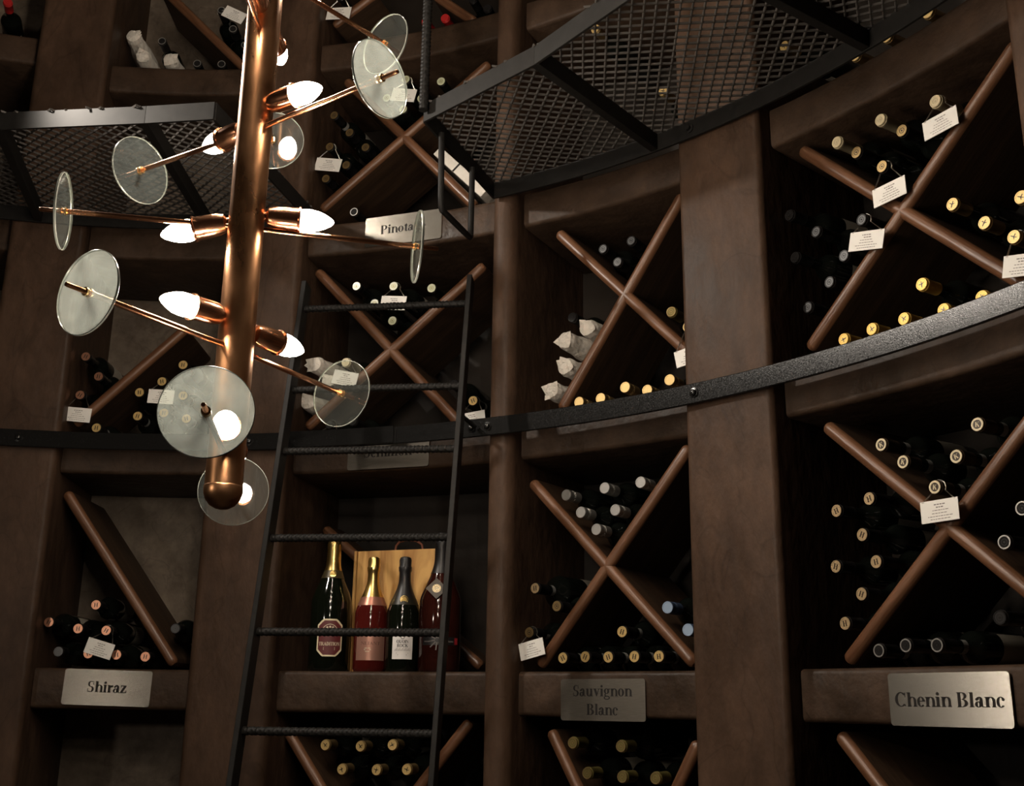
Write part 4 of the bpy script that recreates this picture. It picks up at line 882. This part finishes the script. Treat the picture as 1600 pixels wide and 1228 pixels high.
hp = MB(); hp.tube([(-.03, .004, H-.002), (-.027, .004, H+.018), (-.015, .004, H+.03), (.01, .004, H+.034), (.04, .004, H+.03), (.058, .004, H+.018), (.062, .004, H-.002)], .0035, 8); obj('rope_handle', hp, plain('brown_rope', (.16, .055, .03), .7), bx, mt)

# white carton lying on the upper rack board
n, t = bf('champ'); p0, p1 = at('champ', 2.315, .077, 3.204), at('champ', 2.315, .205, 3.070)
X = (p1-p0).normalized(); Y = V((0, 0, 1))-X*X.z; Y.normalize()
mt = frame_mat(p0-X*.02+Y*.003, X, Y, X.cross(Y))
ct = root('carton', 'slim white carton lying on the rack board beside the walkway end', 'box', mt)
sg = 1 if X.cross(Y).dot(n) > 0 else -1
obj('carton_body', MB().box((.118, .017, sg*.10), I3, (.118, .016, .10), 0, .001), PAPER, ct, mt)
obj('strap', MB().box((.098, .0335, sg*.10), I3, (.003, .0006, .1005)).box((.098, .017, sg*-.0005), I3, (.003, .016, .0006)), INK, ct, mt)

# ------------------------------------------------------------------ ladder
LA = V((2.0359, .5597, 2.6697)); LB = V((1.8529, .4564, 1.4093)); rv = V((-.2667, .3907, 0)); ru = rv.normalized()
ld = (LB-LA)/(LA.z-LB.z); foot = LA+ld*LA.z
lad = root('ladder', 'black steel ladder with ribbed bar rungs leaning between the bays', 'ladder', foot+rv*.5)
axis = (LA-foot).normalized(); side_ = ru.cross(axis).normalized()
for k in (0, 1):
    a, b = foot+rv*k+axis*.012, LA+rv*k+axis*.02
    obj('rail', MB().box((a+b)/2, (ru, side_, axis), (.0068, .024, (b-a).length/2), 0, .0012), RAILM, lad)
def rebar(p, q, r=.0092):
    d = (q-p); L = d.length; d.normalize(); X = d.orthogonal().normalized(); Y = d.cross(X); pr = []; x = 0; n = int(L/.003)
    mb = MB(); vs = []; fs = []; K = 12
    for i in range(n+1):
        for j in range(K):
            a = 2*pi*j/K; rib = .0015 if ((i*.003+.004*sin(a)) % .0105) < .0042 else 0
            if abs(sin(a)) < .3: rib = .001
            vs.append(p+d*(L*i/n)+X*((r+rib)*cos(a))+Y*((r+rib)*sin(a)))
    for i in range(n):
        for j in range(K): fs.append((i*K+j, i*K+(j+1) % K, (i+1)*K+(j+1) % K, (i+1)*K+j))
    fs.append(tuple(range(K))); fs.append(tuple(n*K+j for j in range(K)))
    return mb.add(vs, fs, 0, True)
for z in (2.611, 2.363, 2.186, 1.951, 1.715, 1.483, 1.25, 1.01, .77, .53, .29):
    p = foot+ld*-z; obj('rung', rebar(p+ru*.004, p+rv-ru*.004), RAILM, lad)
brk = MB(); brk.ring(rrect(2.177, 2.257, 2.187, 2.3055, .001, 1), 58.3, 67.6, 4); obj('mounting_plate', brk, STEEL, lad)
for th, k in ((58.9, 1), (74.3, 0)):
    q = pol(th, 2.178, 2.281); p = foot+ld*-2.281+rv*k; obj('bracket', MB().tube([p, q], .006, 8), RAILM, lad)

# ------------------------------------------------------------------ walkways of expanded metal
ZB = 2.962; HB = .050
def bar(p, q, z, h, th):
    d = (q-p); L = d.length; d.normalize(); s = V((-d.y, d.x, 0))
    return MB().box(((p+q)/2)+V((0, 0, z+h/2)), (d, s, V((0,0,1))), (L/2, th/2, h/2), 0, .0008)
def inside(poly, x, y):
    c = False; n = len(poly)
    for i in range(n):
        x0, y0 = poly[i]; x1, y1 = poly[(i+1) % n]
        if (y0 > y) != (y1 > y) and x < (x1-x0)*(y-y0)/(y1-y0)+x0: c = not c
    return c
def expanded(poly, th, z, lw=.038, sw=.036):
    e1 = V((cos(R(th)), -sin(R(th)), 0)); e2 = V((sin(R(th)), cos(R(th)), 0)); mb = MB()
    a = [V((x, y, 0)).dot(e1) for x, y in poly]; b = [V((x, y, 0)).dot(e2) for x, y in poly]
    i0, i1 = int(min(a)/(lw/2))-1, int(max(a)/(lw/2))+1; j0, j1 = int(min(b)/(sw/2))-1, int(max(b)/(sw/2))+1
    Z = V((0, 0, 1))
    for i in range(i0, i1):
        for j in range(j0, j1):
            if (i+j) % 2: continue
            for dj in (-1, 1):
                p = e1*(i*lw/2)+e2*(j*sw/2); q = e1*((i+1)*lw/2)+e2*((j+dj)*sw/2); m = (p+q)/2
                if not inside(poly, m.x, m.y): continue
                d = (q-p).normalized(); s = V((-d.y, d.x, 0)); s = s if s.dot(e2) > 0 else -s
                w_ = s*.0013; tl = e2*-.0017
                vs = [p-w_-tl+Z*z, p+w_-tl+Z*z, q+w_-tl+Z*z, q-w_-tl+Z*z]; vs += [v+tl*2+Z*.0040 for v in vs]
                mb.add(vs, [(0,1,2,3),(7,6,5,4),(0,4,5,1),(1,5,6,2),(2,6,7,3),(3,7,4,0)])
    return mb
def walkway(inner, outer_r, t0, t1, joists, label, ends):
    c = pol((t0+t1)/2, 1.9, ZB); r = root('walkway', label, 'walkway', c, 'expanded metal walkways')
    pts = [pol(a, q) for a, q in inner]
    for p, q in zip(pts, pts[1:]): obj('inner_beam', bar(p, q, ZB, HB, .007), RAILM, r)
    obj('outer_beam', MB().ring(rrect(outer_r-.008, ZB, outer_r, ZB+HB, .001, 1), t0, t1, 28, 0, True), RAILM, r)
    js = []
    for (a, ra), (b, rb) in joists:
        obj('joist', bar(pol(a, ra), pol(b, rb), ZB+.002, HB-.004, .022), RAILM, r); js.append((a, b))
    for (a, ra), (b, rb) in ends: obj('end_beam', bar(pol(a, ra), pol(b, rb), ZB, HB, .007), RAILM, r)
    def ri(th):
        for (a, q), (b, s_) in zip(inner, inner[1:]):
            if a <= th <= b:
                p, o_ = pol(a, q), pol(b, s_); d = pol(th, 1); k = (p.x*d.y-p.y*d.x)/((p.x-o_.x)*d.y-(p.y-o_.y)*d.x); return (p+(o_-p)*k).length
        return inner[0][1] if th < inner[0][0] else inner[-1][1]
    cuts = [(ends[0][0][0] if ends and ends[0][0][0] < (t0+t1)/2 else t0, ends[0][1][0] if ends and ends[0][0][0] < (t0+t1)/2 else t0)] + js + [(ends[0][0][0] if ends and ends[0][0][0] > (t0+t1)/2 else t1, ends[0][1][0] if ends and ends[0][0][0] > (t0+t1)/2 else t1)]
    for (a0, b0), (a1, b1) in zip(cuts, cuts[1:]):
        P = [pol(a0+(a1-a0)*i/8, ri(a0+(a1-a0)*i/8)-.004) for i in range(9)] + [pol(b1+(b0-b1)*i/8, outer_r-.002) for i in range(9)]
        obj('mesh_panel', expanded([(p.x, p.y) for p in P], (a0+a1)/2, ZB+HB-.004), MESHM, r)
    return r
wr = walkway([(76.8, 1.735), (89.5, 1.676), (106, 1.655), (124, 1.65)], 2.197, 75.2, 124, [((89.4, 1.68), (88.9, 2.19)), ((106, 1.66), (105.4, 2.19))],
        'black expanded metal walkway overhead at the right, ending at the hatch', [((76.8, 1.735), (75.25, 2.192))])
wl = walkway([(12, 1.63), (38, 1.612), (52.5, 1.55), (59.3, 1.55)], 2.197, 12, 59.7, [((24, 1.62), (23.5, 2.19)), ((38.2, 1.615), (37.4, 2.19)), ((52.3, 1.552), (50.8, 2.19))],
        'black expanded metal walkway overhead at the left, behind the copper lamp', [((59.3, 1.552), (59.65, 2.192))])
bz = pol(91.8, 2.189, ZB+.026); n = pol(91.8, 1)
obj('bolt', MB().lathe([(.013, 0), (.013, .003), (.007, .004), (.006, .010)], 14), RAILM, wr, frame_mat(bz, V((n.y, -n.x, 0)), V((0,0,1)), -n))
# hand loop under the hatch end and the upright post above it
a, b = V((1.768, .414, ZB+.01)), V((1.958, .487, ZB+.01)); dn = V((.004, .001, 0))
lp = [a, V((1.775, .4165, 2.80)), V((1.779, .418, 2.770)), V((1.786, .4205, 2.7625))]+[V((1.786+.166*i/4, .4205+.0645*i/4, 2.7628)) for i in range(1, 5)]+[V((1.9575, .4868, 2.770)), V((1.958, .487, 2.80)), b]
obj('hand_loop', MB().tube(lp, .0085, 10), RAILM, wr)
obj('post', rebar(pol(77.2, 1.712, ZB+.02), pol(77.2, 1.712, 4.05), .011), RAILM, wr)

# ------------------------------------------------------------------ copper chandelier
PX, PY = .8823, -.0882
ch = root('chandelier', 'tall copper pole lamp with candle bulbs and glass discs on arms', 'lamp', V((PX, PY, TOP)))
zb = EYE+.272
obj('pole', MB().lathe([(.0272, zb+.022), (.0272, TOP)], 40, 0, (PX, PY, 0)), COPPER, ch)
obj('end_cap', MB().lathe([(.002, zb-.008), (.010, zb-.0065), (.018, zb-.002), (.0245, zb+.006), (.0277, zb+.016), (.0280, zb+.024), (.0277, zb+.026), (.0272, zb+.0265)], 40, 0, (PX, PY, 0)), COPPER, ch)
DPHI = 49.0
def dirv(phi, tilt=0): a = R(phi); return V((sin(a)*cos(tilt), cos(a)*cos(tilt), sin(tilt)))
discs = 0
def lamp_arm(phi, z, L=.265, Rd=.0585):
    d = dirv(phi); o_ = V((PX, PY, z)); X = V((d.y, -d.x, 0)); Y = V((0, 0, 1)); mt = frame_mat(o_, X, Y, d)
    a = obj('arm', MB().lathe([(.0042, .024), (.0042, L+.004), (.0034, L+.005), (.0034, L+.034), (.0028, L+.036)], 14), COPPER_B, ch, mt)
    g = MB(); n = 56; th = .004; r0 = .0045
    vs = [(q*cos(2*pi*i/n), q*sin(2*pi*i/n), z_) for q, z_ in ((r0, L), (Rd-.0008, L), (Rd, L+.0008), (Rd, L+th-.0008), (Rd-.0008, L+th), (r0, L+th)) for i in range(n)]
    g.add(vs, [(i, (i+1) % n, n+(i+1) % n, n+i) for i in range(n)], 0)
    g.add(vs, [(4*n+i, 4*n+(i+1) % n, 5*n+(i+1) % n, 5*n+i) for i in range(n)], 0)
    g.add(vs, [(k*n+i, k*n+(i+1) % n, (k+1)*n+(i+1) % n, (k+1)*n+i) for k in (1, 2, 3) for i in range(n)], 1, True)
    obj('glass_disc', g, [DISC, DISC_EDGE], a, mt)
    obj('ferrule', MB().lathe([(.0062, L-.003), (.0062, L-.0003)], 16).lathe([(.0062, L+th+.0003), (.0062, L+th+.003)], 16), BRASS, a, mt)
def lamp_bulb(phi, z, tilt=0):
    d = dirv(phi, tilt); o_ = V((PX, PY, z)); X = V((d.y, -d.x, 0)).normalized(); Y = X.cross(d); mt = frame_mat(o_, X, Y if Y.z > 0 else -Y, d)
    h = obj('bulb_holder', MB().lathe([(.007, .022), (.008, .029), (.0145, .033), (.0172, .044), (.0180, .060), (.0182, .078), (.0205, .0795), (.0205, .082), (.0175, .082), (.0165, .06)], 28), COPPER_B, ch, mt)
    z0 = .074; pr = [(.012, z0), (.0155, z0+.006), (.0172, z0+.016), (.0172, z0+.024), (.0150, z0+.036), (.0110, z0+.046), (.0065, z0+.054), (.003, z0+.058), (.0008, z0+.059)]
    obj('bulb', MB().lathe(pr, 24), BULBM, h, mt)
TIERS = [(.340, 36.6, -141), (.506, 75.5, -101.5), (.703, 124, -53), (.870, 173.5, -10), (1.038, 40, -133), (1.164, 88, -92), (1.35, 143, -37), (1.515, 190, 10), (1.68, 58, -122), (1.845, 106, -74), (2.01, 155, -25), (2.3, 70, -110)]
BT = {0: ((41, .368, 0), (-144.5, .368, 0)), 1: ((85, .540, -.02), (-92, .552, -.03)), 2: ((127.7, .724, 0), (-42, .717, -.22)), 3: ((167.8, .909, 0), (-3.5, .880, 0)), 4: ((49, 1.075, 0), (-132, 1.075, 0))}
for i, (z, p1, p2) in enumerate(TIERS):
    lamp_arm(p1, EYE+z-(.04 if i == 4 else 0)); lamp_arm(p2, EYE+z)
    for p, zz, tl in BT.get(i, ((p1, z+.037, 0), (p2, z+.037, 0))): lamp_bulb(p, EYE+zz, tl)
